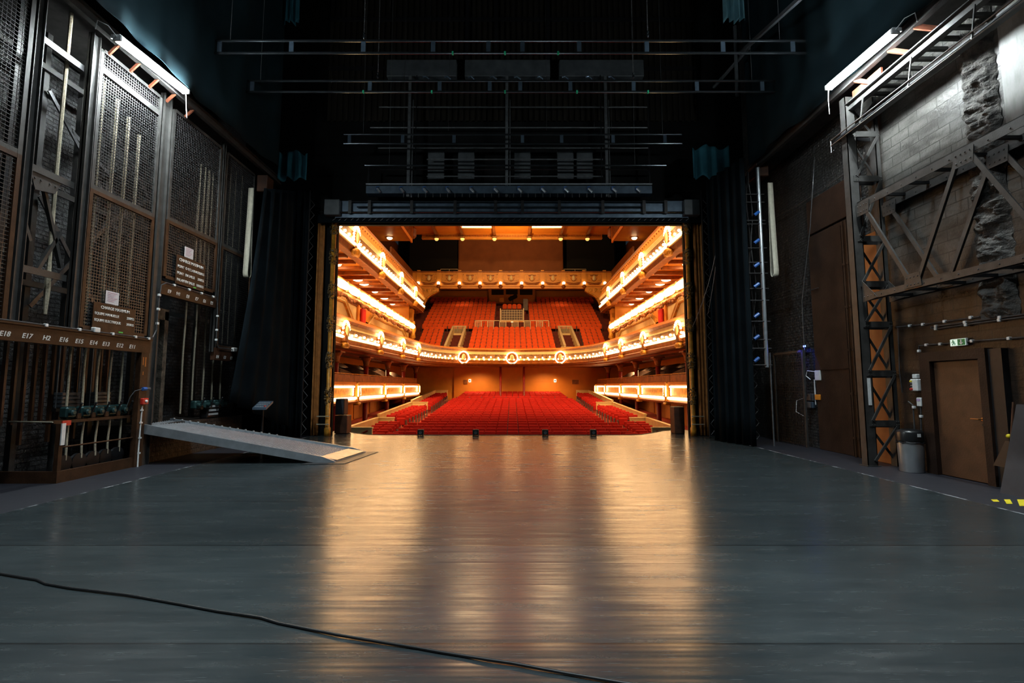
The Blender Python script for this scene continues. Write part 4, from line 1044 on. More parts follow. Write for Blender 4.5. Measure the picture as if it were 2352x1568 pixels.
for k, (xa, xb) in enumerate(((890, 1050), (1068, 1263), (1284, 1476))):
    a, c = ony(xa, 181, 15.6), ony(xb, 143, 15.6)
    b = MB(); b.cbox(((a.x + c.x) / 2, 15.6, (a.z + c.z) / 2), c.x - a.x, .3, c.z - a.z, .02)
    solo('duct_box', b, m_grey, f'dull grey box panel above the lighting bridge, {ORD[k]} from the mesh cage side', 'box panel', 'grey box panels')
# pipe truss directly over the opening
t = thing('pipe_truss', (0, 15.45, 7.2), 'bluish pipe truss running directly above the stage opening', 'truss')  # truss fixed to the wall, without hangers
for py, x0, x1 in ((463, 806, 1530), (475, 820, 1480), (487, 735, 1600)):
    a, c = ony(x0, py, 15.45), ony(x1, py, 15.45); b = MB(); b.tube([(a.x, 15.45, a.z), (c.x, 15.45, c.z)], .025, 8); b.build('chord_pipe', m_pipe, t)
for px in (803, 848, 945, 1045, 1138, 1200, 1285, 1385, 1480, 1530):
    a, c = ony(px, 490, 15.43), ony(px, 460, 15.43); b = MB(); b.box(a.x - .05, a.x + .05, 15.42, 15.47, a.z, c.z); b.build('web_post', m_black, t)
a, c = ony(770, 500, 15.55), ony(1580, 462, 15.55); b = MB(); b.box(a.x, c.x, 15.53, 15.57, a.z, c.z); b.build('backing_strip', m_bluegrey, t)
for sx, lab in ((-1, 'pale grey box at the opening corner above the ramp side'), (1, 'pale grey box at the opening corner on the door side')):
    b = MB(); b.cbox((sx * 5.85, 15.5, 7.38), .5, .3, .52, .02); solo('corner_box', b, m_grey, lab, 'box', 'corner boxes above the opening')
# corrugated iron curtain above
b = MB()
def cor(u, v): return (-6.3 + 12.6 * u, 15.93 - .05 * (1 if int(u * 128) % 2 else 0), 10.5 + 6.4 * v)
vs = []; fs = []
for i in range(129):
    for q in (0, 1):
        x = -6.3 + 12.6 * i / 128; y = 15.93 - (.06 if (i + q) % 2 else 0)
        vs += [(x, y, 10.6), (x, y, 16.9)]
for i in range(len(vs) // 2 - 1): fs.append((2 * i, 2 * i + 1, 2 * i + 3, 2 * i + 2))
b.add(vs, fs)
o = solo('iron_curtain', b, M('corrugated_iron', (.020, .016, .012), .5, .2, .4, 1.2), 'raised corrugated iron safety curtain above the grey box panels', 'safety curtain')
for z in (12.4, 14.2, 16.0):
    b = MB(); b.box(-6.3, 6.3, 15.80, 15.87, z, z + .12); b.build('stiffener', m_black, o)
for x in (-1.6, -.6, 1.2):
    b = MB(); b.box(x, x + .1, 15.79, 15.86, 12.5, 16.8); b.build('mullion_rail', m_black, o)
# drop lines above the bridge
for k, px in enumerate((927, 985, 1030, 1255, 1365, 1405)):
    p = ony(px, 300, 14.95); q = Vector((p.x, p.y, 16.95)); b = MB(); b.tube([p, q], .005, 4)
    solo('hanging_wire', b, m_mesh, f'thin drop wire before the lighting bridge, {ORD[k]} from the mesh cage side', 'wire', 'thin drop wires')
# galleries higher up at the door side
t = thing('gallery_rail', (6.6, 12, 11), 'sloping upper fly gallery handrail above the side drape on the door side', 'handrail')
b = MB(); b.tube([ony(1845, -10, 9.5), ony(1700, 122, 13.0)], .06, 8); b.build('handrail', m_grey, t)
b = MB(); b.tube([ony(1720, 110, 12.8), ony(1640, 200, 14.8)], .05, 8); b.build('lower_rail', m_dpipe, t)
b = MB(); a = ony(1688, 60, 13.2); c = ony(1693, 220, 13.2); b.tube([a, c], .05, 8); b.build('stanchion', m_grey, t)
# ---------------------------------------------------------------- AUDITORIUM
m_cream = M('cream_gilt_plaster', (.74, .54, .24), .5, 0, .12, 1.5, .1, 20)
m_gilt = M('gilded_plaster', (.58, .26, .03), .4, .15, .45, 5, .6, 14)
m_orange = M('orange_ochre_paint', (.64, .20, .012), .6, 0, .12, .8)
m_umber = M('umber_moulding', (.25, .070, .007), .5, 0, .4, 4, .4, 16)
m_ochre = M('ochre_panel', (.66, .27, .03), .5, 0, .15, 1)
m_redwood = M('red_column_paint', (.22, .012, .006), .4, 0, .2, 3)
m_seat = M('red_velvet', (.44, .009, .004), .75, 0, .12, 5, 0, 40, .3)
m_seatb = M('warm_lit_velvet', (.62, .070, .004), .75, 0, .12, 5, 0, 40, .3)  # red velvet again, with the warm light's orange put into the colour
m_seatgrey = M('seat_frame_grey', (.12, .10, .10), .5, .2, .2, 5)
m_carpet = M('red_carpet', (.38, .045, .02), .9, 0, .2, 3)
m_darkcarpet = M('maroon_carpet', (.12, .018, .010), .9, 0, .3, 3)
m_void = M('void_black', (.004, .004, .004), .95)
m_bulb = EM('warm_bulb', (1.0, .66, .30), 19)
m_bulb2 = EM('warm_globe', (1.0, .70, .36), 7)
m_strip = EM('warm_strip', (1.0, .66, .30), 12)
m_disc = EM('downlight_disc', (1.0, .70, .34), 22)
m_cage = M('dark_relief', (.20, .085, .02), .5, 0, .7, 7, .9, 18)
zf = lambda y: -1.27 + (y - 21.5) * .06
SIDE = ((-1, 'mesh cage'), (1, 'exit door'))
bulb_mesh = {}
def bulbs(parent, pts, r, cap, mat=None, name='light_bulb'):
    """individual lamps under parent (copies share one mesh), the surplus as one stuff part"""
    mat = mat or m_bulb
    base = WL[parent.name]
    if r not in bulb_mesh:
        b = MB(); b.ball((0, 0, 0), r, 8, 5); me = bpy.data.meshes.new('light_bulb'); me.from_pydata(b.v, [], b.f); me.materials.append(mat)
        me.polygons.foreach_set('use_smooth', [True] * len(b.f)); bulb_mesh[r] = me
    pts = sorted(pts, key=lambda p: p[1])
    for p in pts[:cap]:
        o = bpy.data.objects.new(name, bulb_mesh[r]); COL.objects.link(o); o.parent = parent; o.location = Vector(p) - base; WL[o.name] = base
    if pts[cap:]:
        b = MB()
        for p in pts[cap:]: b.ball(p, r, 7, 4)
        o = b.build('distant_bulbs', mat, parent, True); o['kind'] = 'stuff'

# floors and shell
b = MB(); b.grid(lambda u, v: (-10.4 + 20.8 * u, 18.3 + 28.9 * v, zf(18.3 + 28.9 * v)), 4, 30, (0, 0, -.2)); struct('floor_stalls', b, m_carpet)
b = MB(); b.box(-11, 11, 16.5, 18.3, -2.0, -1.75); struct('floor_pit', b, m_black)
b = MB(); b.box(-10.4, -5.55, 47, 47.2, -.5, 3.4); struct('wall_stalls_rear', b, m_ochre)
b = MB(); b.box(-5.55, 10.4, 46.8, 47.0, -.5, 3.4)
b.box(4.2, 4.22, 46.78, 46.8, .3, 2.0); b.box(-1.2, 4.2, 46.78, 46.8, 2.0, 2.02)
struct('wall_stalls_back', b, m_orange)
for sx, nm in SIDE:
    b = MB(); b.box(sx * 10.4, sx * 10.6, 16.5, 47, -1.6, 3.4); struct('wall_stalls_side', b, m_orange)
    b = MB(); b.box(sx * 10.4, sx * 10.6, 16.5, 60, 3.4, 8.0); struct('wall_gallery_side', b, m_orange)
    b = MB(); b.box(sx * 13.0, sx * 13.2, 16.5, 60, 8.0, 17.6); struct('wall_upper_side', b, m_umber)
b = MB(); b.box(-13, 13, 58.2, 58.4, 3, 17.6); struct('wall_auditorium_rear', b, m_orange)
# ceiling visible over the back of the house, with ribs
b = MB(); b.box(-13, 13, 16.5, 45.2, 15.9, 16.2); struct('ceiling_auditorium', b, m_orange)
t = thing('ceiling_cornice', (0, 45, 15.2), 'dentilled orange ceiling cornice with radiating ribs above the gallery', 'cornice')
b = MB(); b.box(-8.5, 8.5, 44.9, 45.2, 15.45, 15.895); b.box(-8.5, 8.5, 44.75, 45.2, 15.40, 15.48); b.build('beam', m_ochre, t)
b = MB()
for k in range(112): b.box(-8.4 + .15 * k, -8.33 + .15 * k, 44.80, 44.9, 15.62, 15.75)
b.build('dentil_row', m_umber, t)
ribx = [ony(px, 545, 44.9).x for px in (1004, 1063, 1136, 1215, 1287, 1348)]
for x in ribx:
    b = MB(); b.bar((x, 44.8, 15.75), (x, 36, 15.75), .22, .25); b.build('rib', m_umber, t)
for k, x in enumerate(ribx):
    t2 = thing('ceiling_lantern', (x, 44.55, 15.05), f'small lantern bracket on the ceiling cornice, {ORD[k]} from the mesh cage side', 'lantern', 'lanterns along the ceiling cornice')
    b = MB(); b.cbox((x, 44.6, 15.45), .42, .36, .22, .04); b.build('bracket', m_cage, t2)
    b = MB(); b.lathe((x, 44.6, 15.34), [(.20, 0), (.18, -.12), (.10, -.2), (0, -.22)], 10); b.build('glass', EM('lantern_glass', (1, .62, .16), 1.2) if k == 0 else bpy.data.materials['lantern_glass'], t2)
for k, (xa, xb) in enumerate(((-4.45, -1.85), (1.8, 4.4))):
    t2 = thing('ceiling_laylight', ((xa + xb) / 2, 40, 15.7), ('lit ceiling panel between ribs on the mesh cage side', 'lit ceiling panel between ribs on the exit door side')[k], 'ceiling light', 'lit ceiling panels')
    b = MB(); b.box(xa, xb, 37.5, 42.5, 15.72, 15.76); b.build('diffuser', EM('laylight', (1, .70, .36), 9) if k == 0 else bpy.data.materials['laylight'], t2)
    b = MB(); b.box(xa - .04, xb + .04, 42.5, 42.65, 15.66, 15.9); b.build('rim', m_cream, t2)
# side soffit coffers with downlights at ceiling edge
for sx, nm in SIDE:
    t = thing('ceiling_soffit', (sx * 9.6, 38, 13.5), f'stepped ceiling soffit at the edge of the ceiling, {nm} side', 'soffit', 'stepped ceiling soffits')
    b = MB(); b.box(sx * 8.72, sx * 11.4, 36.6, 40.8, 13.95, 14.3); b.build('lower_step', m_ochre, t)
    b = MB(); b.box(sx * 8.72, sx * 11.4, 30, 36.4, 14.35, 14.7); b.build('upper_step', m_ochre, t)
    b = MB(); b.box(sx * 8.60, sx * 8.72, 30, 41.2, 13.9, 15.85); b.build('inner_cove', m_orange, t)
    b = MB()
    for k in range(44): b.box(sx * 8.56, sx * 8.60, 30 + .25 * k, 30.12 + .25 * k, 14.2, 15.4)
    b.build('fluting', m_umber, t)
    b = MB(); b.cbox((sx * 8.75, 41.5, 14.9), .8, .5, 1.1, .2); b.build('corner_bracket', m_umber, t)
    b = MB(); b.box(sx * 8.72, sx * 8.8, 30, 40.8, 14.3, 14.35); b.box(sx * 11.2, sx * 11.4, 36.6, 40.8, 14.3, 15.9); b.build('edge_bead', m_umber, t)
    for k, (px, py, z) in enumerate(((875, 522, 14.35), (895, 545, 13.95))):
        p = onz(px if sx < 0 else 2352 - px, py, z)
        t2 = thing('downlight', (p.x, p.y, z - .1), f'{("upper", "lower")[k]} round downlight in the stepped ceiling soffit, {nm} side', 'downlight', 'ceiling soffit downlights')
        b = MB(); b.lathe((p.x, p.y, z), [(.30, 0), (.33, -.04), (.24, -.05), (.24, 0)], 20); b.build('trim_ring', m_umber, t2)
        b = MB(); b.lathe((p.x, p.y, z), [(.23, -.02), (.2, -.12), (.1, -.18), (0, -.19)], 16); b.build('glowing_bowl', m_disc, t2, True)

# stalls seats -------------------------------------------------
def stalls_seat_mesh(kind):
    b = MB()
    if kind == 'far':   # centre block: back, folded seat, arm stubs
        b.k = 0; b.cbox((0, .10, .66), .47, .10, .46, .03)
        b.cbox((0, -.02, .55), .43, .10, .36, .03)
        b.k = 1; b.box(-.25, -.225, -.1, .12, .2, .60); b.box(.225, .25, -.1, .12, .2, .60); b.box(-.24, .24, .06, .12, 0, .42)
    return b
def label_row(block, r, s, total_r, frm='from the stage'):
    return f'{block}, {ORD[r]} row {frm}, {ORD[s]} seat from the mesh cage side'
b = stalls_seat_mesh('far'); me = bpy.data.meshes.new('stalls_chair'); me.from_pydata(b.v, [], b.f); me.materials.append(m_seat); me.materials.append(m_seatgrey); me.polygons.foreach_set('material_index', b.m)
count = 0; restb = MB()
RP = .94
for r in range(27):
    y = 21.6 + RP * r; n = 21 if r < 4 else 19 if r < 20 else 18
    hw = n * .25
    for s in range(n):
        x = -hw + .25 + .5 * s
        x += .04
        cur = .0
        if r in (19,): continue
        if count < 300:
            o = bpy.data.objects.new('stalls_chair', me); COL.objects.link(o); o.location = (x, y, zf(y))
            tag(o, f'red stalls seat, centre block, {ORD[r]} row from the stage, {ORD[s]} from the mesh cage side', 'seat', 'centre stalls seats'); count += 1
        else:
            base = Vector((x, y, zf(y))); sm = stalls_seat_mesh('far'); k0 = len(restb.v)
            restb.v += [v + base for v in sm.v]; restb.f += [tuple(k0 + q for q in f) for f in sm.f]; restb.m += sm.m
o = restb.build('distant_stalls_seats', [m_seat, m_seatgrey]); tag(o, 'far rows of red stalls seats at the back of the centre block', 'seats'); o['kind'] = 'stuff'
# low rail across row 20
y = 21.6 + RP * 19
t = thing('aisle_rail', (0, y, zf(y)), 'red padded cross rail between the front and rear stalls rows', 'rail')
b = MB(); b.cbox((0, y, zf(y) + .72), 9.0, .12, .42, .03); b.build('padded_rail', m_seat, t)
for k in range(10):
    x = -4.4 + .98 * k; b = MB(); b.box(x - .015, x + .015, y - .09, y - .07, zf(y), zf(y) + .95); b.build('rail_post', m_seatgrey, t)
# side parterre seats with frames showing
def side_seat(loc, label, grp, first=[None]):
    if first[0] is not None: return dup(first[0], loc, label, grp)
    x, y, z = loc
    t = thing('parterre_chair', loc, label, 'seat', grp)
    b = MB(); b.cbox((x, y + .12, z + .64), .54, .11, .52, .04); b.build('backrest', m_seat, t)
    b = MB(); b.cbox((x, y, z + .52), .50, .12, .40, .04); b.build('folded_cushion', m_seat, t)
    for s in (-.29, .29):
        b = MB(); b.box(x + s - .02, x + s + .02, y - .12, y + .16, z, z + .56); b.box(x + s - .03, x + s + .03, y - .14, y + .16, z + .56, z + .60); b.build('side_frame', m_seatgrey, t)
    first[0] = t; return t
parx = lambda y: 6.45 + (min(max(y, 19), 26.6) - 19) / 7.6 * .74
blocks = [('front', 20.7, 6, .94, -.34, .030), ('middle', 27.5, 8, .94, .02, .038), ('rear', 36.2, 10, .94, .42, .068)]
for sx, nm in SIDE:
    for nb, y0, n, dy, zt0, sl in blocks:
        fb = MB()
        for r in range(n):
            y = y0 + dy * r; z = zt0 + sl * dy * r - .92
            fb.box(sx * 5.0 if nb == 'front' and r < 1 else sx * 5.75, sx * (parx(y) - .08), y - .46, y + .46, min(z, zf(y)) - .1, z)
            xo = min(parx(y), 7.2) - .42
            for s, x in enumerate([xo - .58, xo] if not (nb == 'front' and r < 1) else [xo - 1.16, xo - .58, xo]):
                side_seat((sx * x, y, z), f'red {nb} side-block seat, {nm} side, {ORD[r]} row from the stage, {ORD[s]} from the aisle', 'side parterre seats')
        struct('floor_terrace', fb, m_carpet)
# cream parapets stepping up around the side seats
def parapet(sx, nm, y0, y1, z0, z1, nb, gate):
    xa, xb = sx * parx(y0), sx * parx(y1)
    t = thing('parterre_parapet', (xa, y0, zf(y0)), f'cream stepped parapet around the {nb} side seats, {nm} side', 'parapet', 'cream side parapets')
    b = MB(); b.prism([(xa, y0, zf(y0) - .3), (xb, y1, zf(y1) - .3), (xb, y1, z1), (xa, y0, z0)], (sx * .12, 0, 0)); b.build('outer_wall', m_cream, t)
    b = MB(); b.prism([(xa - sx * .03, y0, z0), (xb - sx * .03, y1, z1), (xb - sx * .03, y1, z1 + .05), (xa - sx * .03, y0, z0 + .05)], (sx * .18, 0, 0)); b.build('coping', m_cream, t)
    xi = sx * gate
    b = MB(); b.box(xi, xb, y1, y1 + .12, zf(y1) - .3, z1 - .02); b.build('end_wall', m_cream, t)
    b = MB(); b.box(xi - sx * .02, xb, y1 - .03, y1 + .15, z1 - .02, z1 + .04); b.build('end_coping', m_cream, t)
    b = MB(); b.tube([(xi + sx * .10, y1 - .08, z1 - .14), (xi + sx * .45, y1 - .08, z1 - .32)], .03, 6); b.build('handrail', m_redwood, t)
for sx, nm in SIDE:
    parapet(sx, nm, 19.05, 26.5, -.08, -.12, 'front', 6.35)
    parapet(sx, nm, 26.75, 35.2, .03, .42, 'middle', 6.05)
    parapet(sx, nm, 35.45, 46.1, .54, 1.17, 'rear', 6.05)
    t = thing('pit_corner_wall', (sx * 6.3, 18.9, -1.5), f'cream corner wall with red sloping handrail beside the stage edge, {nm} side', 'parapet', 'cream corner walls')
    b = MB(); b.box(sx * 5.35, sx * 6.6, 18.85, 18.97, -1.75, -.03); b.build('front_wall', m_cream, t)
    b = MB(); b.box(sx * 5.33, sx * 6.6, 18.82, 19.0, -.03, .03); b.build('coping', m_cream, t)
    b = MB(); b.tube([(sx * 5.5, 18.80, -.10), (sx * 6.0, 18.80, -.34)], .035, 6); b.build('handrail', m_redwood, t)

# thin red columns
def column(x, y, z0, z1, r, label, cap=True):
    t = thing('iron_column', (x, y, z0), label, 'column', 'thin red iron columns')
    b = MB(); b.lathe((x, y, z0), [(r * 1.6, 0), (r * 1.6, .2), (r, .3), (r, z1 - z0)], 12); b.build('shaft', m_redwood, t, True)
    if cap:
        b = MB(); b.lathe((x, y, z1 - .55), [(r, 0), (r * 1.5, .05), (r * 1.1, .1), (r * 1.5, .32), (r * 2.1, .45), (r * 2.2, .52)], 14); b.cbox((x, y, z1 - .04), r * 4.8, r * 4.8, .08, .02); b.build('capital', m_umber, t)
for k, x in enumerate((-.98, 1.02)):
    column(x, 41.8, zf(41.8), 3.3, .10, ('red column before the rear stalls wall, on the mesh cage side', 'red column before the rear stalls wall, on the exit door side')[k], False)
for sx, nm in SIDE:
    for k, y in enumerate((22.0, 26.6, 31.2, 35.8, 40.3)):
        column(sx * 7.95, y, zf(y), 3.18, .13, f'red iron column under the dress circle, {nm} side, {ORD[k]} from the stage')

# loge fronts (lowest tier): one lit bay after another
posts_y = [18.5, 23.7, 28.8, 33.8, 39.3, 43.8]
def loge(sx, nm, k):
    y0, y1 = posts_y[k] + .15, posts_y[k + 1] - .15
    x = sx * 7.55
    t = thing('loge_parapet', (x, (y0 + y1) / 2, .78), f'bulb-lit loge box front under the dress circle, {nm} side, {ORD[k]} from the stage', 'box front', 'bulb-lit loge fronts')
    b = MB(); b.prism([(x, y0, .98), (x, y1, .98), (x, y1, 1.74), (x, y0, 1.74)], (sx * .12, 0, 0)); b.build('relief_panel', m_cage, t)
    b = MB(); b.box(x - sx * .02, x, y0 + .5, y1 - .5, 1.16, 1.52); b.build('inset_panel', m_gilt, t)
    b = MB(); b.lathe((x - sx * .04, y0 + .25, 1.56), [(.042, 0), (.042, y1 - y0 - .5)], 8, (0, 1, 0)); b.build('top_light_strip', m_strip, t)
    b = MB(); b.lathe((x - sx * .10, y0 + .15, 1.02), [(.062, 0), (.062, y1 - y0 - .3)], 8, (0, 1, 0)); b.build('bottom_light_strip', m_strip, t)
    b = MB(); b.sweep([(x, y0), (x, y1)] if sx < 0 else [(x, y1), (x, y0)], [(-.05, .98), (.10, .94), (.16, .86), (.10, .78), (-.05, .76)]); b.build('leaf_moulding', m_umber, t)
    b = MB(); b.box(x - sx * .06, x + sx * .14, y0, y1, 1.66, 1.78); b.build('cornice', m_orange, t)
    pts = [(x - sx * .05, y, 1.18 + .085 * q) for y in (y0 + .42, y1 - .42) for q in range(5)]
    bulbs(t, pts, .036, 20)
    # post at the far end
    b = MB(); b.cbox((x - sx * .03, posts_y[k + 1], 1.28), .24, .26, .96, .04); b.lathe((x - sx * .16, posts_y[k + 1], 1.05), [(.05, 0), (.08, .2), (.05, .5)], 8); b.cbox((x - sx * .08, posts_y[k + 1], .74), .3, .34, .12, .03); b.build('gilded_post', m_gilt, t)
    b = MB(); b.lathe((x - sx * .17, posts_y[k + 1] - .16, 1.10), [(.035, 0), (.035, .5)], 8); b.build('post_light', m_strip, t)
    # parapet cloth / rail above
    b = MB(); b.box(x + sx * .10, x + sx * .14, y0 - .13, y1 + .13, 1.79, 2.12); b.build('parapet_board', m_umber, t)
    b = MB(); b.tube([(x + sx * .12, y0 - .13, 2.17), (x + sx * .12, y1 + .13, 2.17)], .022, 6)
    for q in range(4): b.tube([(x + sx * .12, y0 + q * 1.3, 1.78), (x + sx * .12, y0 + q * 1.3, 2.17)], .014, 5)
    b.build('brass_rail', m_gilt, t)
for sx, nm in SIDE:
    for k in range(5 if sx > 0 else 4): loge(sx, nm, k)
    # covered seats behind the loge fronts
    b = MB(); b.box(sx * 7.72, sx * 10.35, 18.5, 44, .72, .80)
    struct('floor_loge', b, m_umber)
    for k in range(6):
        y = 20.5 + 3.0 * k
        def cl(u, v, y=y): return (sx * (8.3 + 1.9 * u), y + 2.2 * v, 2.42 + .62 * u * .8 - .25 * v * (1 - u) + .08 * math.sin(u * 9))
        b = MB(); b.grid(cl, 10, 6, (0, 0, -1.5))
        solo('dust_sheet', b, m_wood, f'dark sheet draped over the loge seats, {nm} side, {ORD[k]} from the stage', 'dust sheet', 'dark dust sheets in the loges', smooth=True)
    # doors along the lower side wall
    for k in range(5):
        y = 22.5 + 3.6 * k
        t = thing('corridor_door', (sx * 10.36, y, zf(y)), f'orange double door in the stalls side wall, {nm} side, {ORD[k]} from the stage', 'door', 'orange stalls side doors')
        for s in (-.55, .55):
            b = MB(); b.cbox((sx * 10.37, y + s, zf(y) + 1.05), .05, 1.06, 2.1, .01); b.build('leaf', M('orange_door', (.42, .16, .04), .5, 0, .1) if 'orange_door' not in bpy.data.materials else bpy.data.materials['orange_door'], t)
            b = MB(); b.tube([(sx * 10.30, y + s * .25, zf(y) + .9), (sx * 10.30, y + s * .25, zf(y) + 1.35)], .02, 6); b.build('pull_handle', m_black, t)

# dress circle front: U-shaped sweep
half = [(-7.55, 17.2), (-7.55, 21.5), (-7.28, 25.0), (-6.98, 29.0), (-6.68, 32.6), (-6.45, 34.5), (-6.1, 36.2), (-5.4, 37.8), (-4.5, 39.0), (-3.2, 39.8), (-1.6, 40.25)]
# smooth subdivision of the curved part
path = []
cps = half + [(0, 40.4)]
for i in range(len(cps) - 1):
    p0 = cps[max(i - 1, 0)]; p1 = cps[i]; p2 = cps[i + 1]; p3 = cps[min(i + 2, len(cps) - 1)] if i < len(cps) - 2 else (-cps[i][0], cps[i][1])
    for q in range(3):
        u = q / 3
        f = lambda a, b_, c, d: .5 * (2 * b_ + (c - a) * u + (2 * a - 5 * b_ + 4 * c - d) * u * u + (3 * b_ - a - 3 * c + d) * u ** 3)
        path.append((f(p0[0], p1[0], p2[0], p3[0]), f(p0[1], p1[1], p2[1], p3[1])))
path.append((0, 40.4))
rim = path + [(-x, y) for x, y in reversed(path[:-1])]
cum = [0]
for a, c in zip(rim, rim[1:]): cum.append(cum[-1] + math.hypot(c[0] - a[0], c[1] - a[1]))
rn = path_normals(rim)
def at(s, off=0.0):
    for i in range(len(rim) - 1):
        if cum[i + 1] >= s or i == len(rim) - 2:
            u = (s - cum[i]) / (cum[i + 1] - cum[i])
            x = rim[i][0] * (1 - u) + rim[i + 1][0] * u; y = rim[i][1] * (1 - u) + rim[i + 1][1] * u
            nx = rn[i][0] * (1 - u) + rn[i + 1][0] * u; ny = rn[i][1] * (1 - u) + rn[i + 1][1] * u
            return x + nx * off, y + ny * off, (nx, ny)
TOT = cum[-1]
t = thing('dress_circle_balcony', (0, 30, 2.95), 'curved bulb-studded gilded front of the dress circle balcony', 'balcony front')
b = MB(); b.sweep(rim, [(-.25, 4.66), (.22, 4.66), (.26, 4.60), (.20, 4.55), (-.25, 4.55)]); b.build('padded_rail', m_orange, t)
b = MB(); b.sweep(rim, [(-.25, 4.55), (.14, 4.55), (.10, 4.48), (.05, 4.40), (-.25, 4.40)]); b.build('dentil_cornice', m_umber, t)
b = MB(); b.sweep(rim, [(-.25, 4.40), (.06, 4.40), (.10, 4.24), (.08, 4.18), (-.25, 4.18)]); b.build('cream_band', m_cream, t)
b = MB(); b.sweep(rim, [(-.25, 4.18), (.05, 4.18), (.07, 3.84), (-.25, 3.84)]); b.build('relief_frieze', m_cage, t)
b = MB(); b.sweep(rim, [(-.25, 3.84), (.08, 3.84), (.14, 3.74), (.10, 3.68), (-.25, 3.68)]); b.build('bulb_ledge', m_cream, t)
b = MB(); b.sweep(rim, [(-.25, 3.68), (.08, 3.68), (.02, 3.50), (.10, 3.44), (.02, 3.36), (-.5, 3.34), (-.5, 3.5)]); b.build('lower_moulding', m_umber, t)
pts = []
s0 = 3.0
# bulbs: dense low row and staggered upper row at the sides, looser across the centre
s = s0
while s < TOT - s0:
    x, y, n = at(s, .15); pts.append((x, y, 3.76)); s += .20 if y < 33.5 else .42
s = s0 + .2; k = 0
while s < TOT - s0:
    x, y, n = at(s, .11); pts.append((x, y, 3.90 + (.06 if k % 2 else 0))); s += .50 if y < 33.5 else .62; k += 1
carts = []
for y in (21.5, 26.0, 30.0, 33.4):
    for sg in (0, 1):
        # arc length at which the side rim reaches y
        i = next(i for i in range(len(rim)) if rim[i][1] >= y); u = (y - rim[i - 1][1]) / (rim[i][1] - rim[i - 1][1])
        sv = cum[i - 1] + u * (cum[i] - cum[i - 1]); carts.append(sv if sg == 0 else TOT - sv)
bulbs(t, pts, .062, 100)
mids = []
for tgt in (-4.0, 0.0, 4.0):
    best = min((abs(at(TOT * q / 2000)[0] - tgt), TOT * q / 2000) for q in range(2001) if at(TOT * q / 2000)[1] > 38)
    mids.append(best[1])
def frame_at(s): 
    x, y, n = at(s, 0); n = Vector((n[0], n[1], 0)).normalized(); return Vector((x, y, 0)), n, Vector((-n.y, n.x, 0))
for k, s in enumerate(carts):
    o, n, d = frame_at(s)
    sdn = 'mesh cage' if o.x < 0 else 'exit door'
    b = MB(); b.lathe(o + n * .08 + Vector((0, 0, 4.05)), [(.26, 0), (.30, .06), (.24, .12)], 16, n); b.cbox(o + n * .12 + Vector((0, 0, 3.75)), .3, .3, .5, .06); t2 = b.build('cartouche', m_umber, t)
    b = MB(); b.ball(o + n * .24 + Vector((0, 0, 4.0)), .13, 10, 6, 2.0); b.build('shield', m_cream, t2, True)
    b = MB(); b.ball(o + n * .16 + Vector((0, 0, 3.40)), .20, 10, 6, .7); b.ball(o + n * .2 + d * .2 + Vector((0, 0, 3.36)), .10, 8, 5); b.ball(o + n * .2 - d * .2 + Vector((0, 0, 3.36)), .10, 8, 5); b.build('scroll_foot', m_gilt, t2, True)
    bulbs(t2, [tuple(o + n * .20 + d * (.36 * math.cos(PI * q / 9)) + Vector((0, 0, 4.12 + .34 * math.sin(PI * q / 9)))) for q in range(10)] + [tuple(o + n * .18 + d * e + Vector((0, 0, z))) for e in (-.36, .36) for z in (3.92,)], .058, 12, name='cartouche_bulb')
for k, s in enumerate(mids):
    o, n, d = frame_at(s)
    c = o + n * .14 + Vector((0, 0, 3.90))
    b = MB(); b.lathe(c - n * .10, [(.50, 0), (.50, .06), (.42, .14), (.30, .14), (.28, .06)], 24, n); t2 = b.build('wreath_medallion', m_umber, t)
    b = MB(); b.ball(c + n * .06 + Vector((0, 0, .03)), .17, 12, 8, 1.45); b.build('oval_boss', m_cream, t2, True)
    b = MB(); b.cbox(c + n * .02 + Vector((0, 0, -.5)), .45, .2, .16, .05); b.build('bow', m_cage, t2)
    bulbs(t2, [tuple(c + n * .06 + d * .46 * math.cos(q * PI / 12) + Vector((0, 0, .46 * math.sin(q * PI / 12)))) for q in range(24)], .052, 24, name='wreath_bulb')
# soffit of the dress circle
inner = [(x + n[0] * -.2, y + n[1] * -.2) for (x, y), n in zip(rim, rn)]
b = MB(); outer = [(-10.4, 17.2), (-10.4, 47)] + [(10.4, 47), (10.4, 17.2)]
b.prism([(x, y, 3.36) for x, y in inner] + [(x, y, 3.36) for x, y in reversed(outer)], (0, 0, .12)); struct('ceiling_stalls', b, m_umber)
t = thing('soffit_moulding', (0, 30, 3.2), 'dark stepped moulding under the dress circle front', 'moulding')
off = lambda dd: [(x + n[0] * -dd, y + n[1] * -dd) for (x, y), n in zip(rim, rn)]
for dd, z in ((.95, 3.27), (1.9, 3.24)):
    b = MB(); b.sweep(off(dd), [(-.2, 3.355), (.2, 3.355), (.12, z), (-.2, z - .04)]); b.build('moulding_step', m_umber, t)

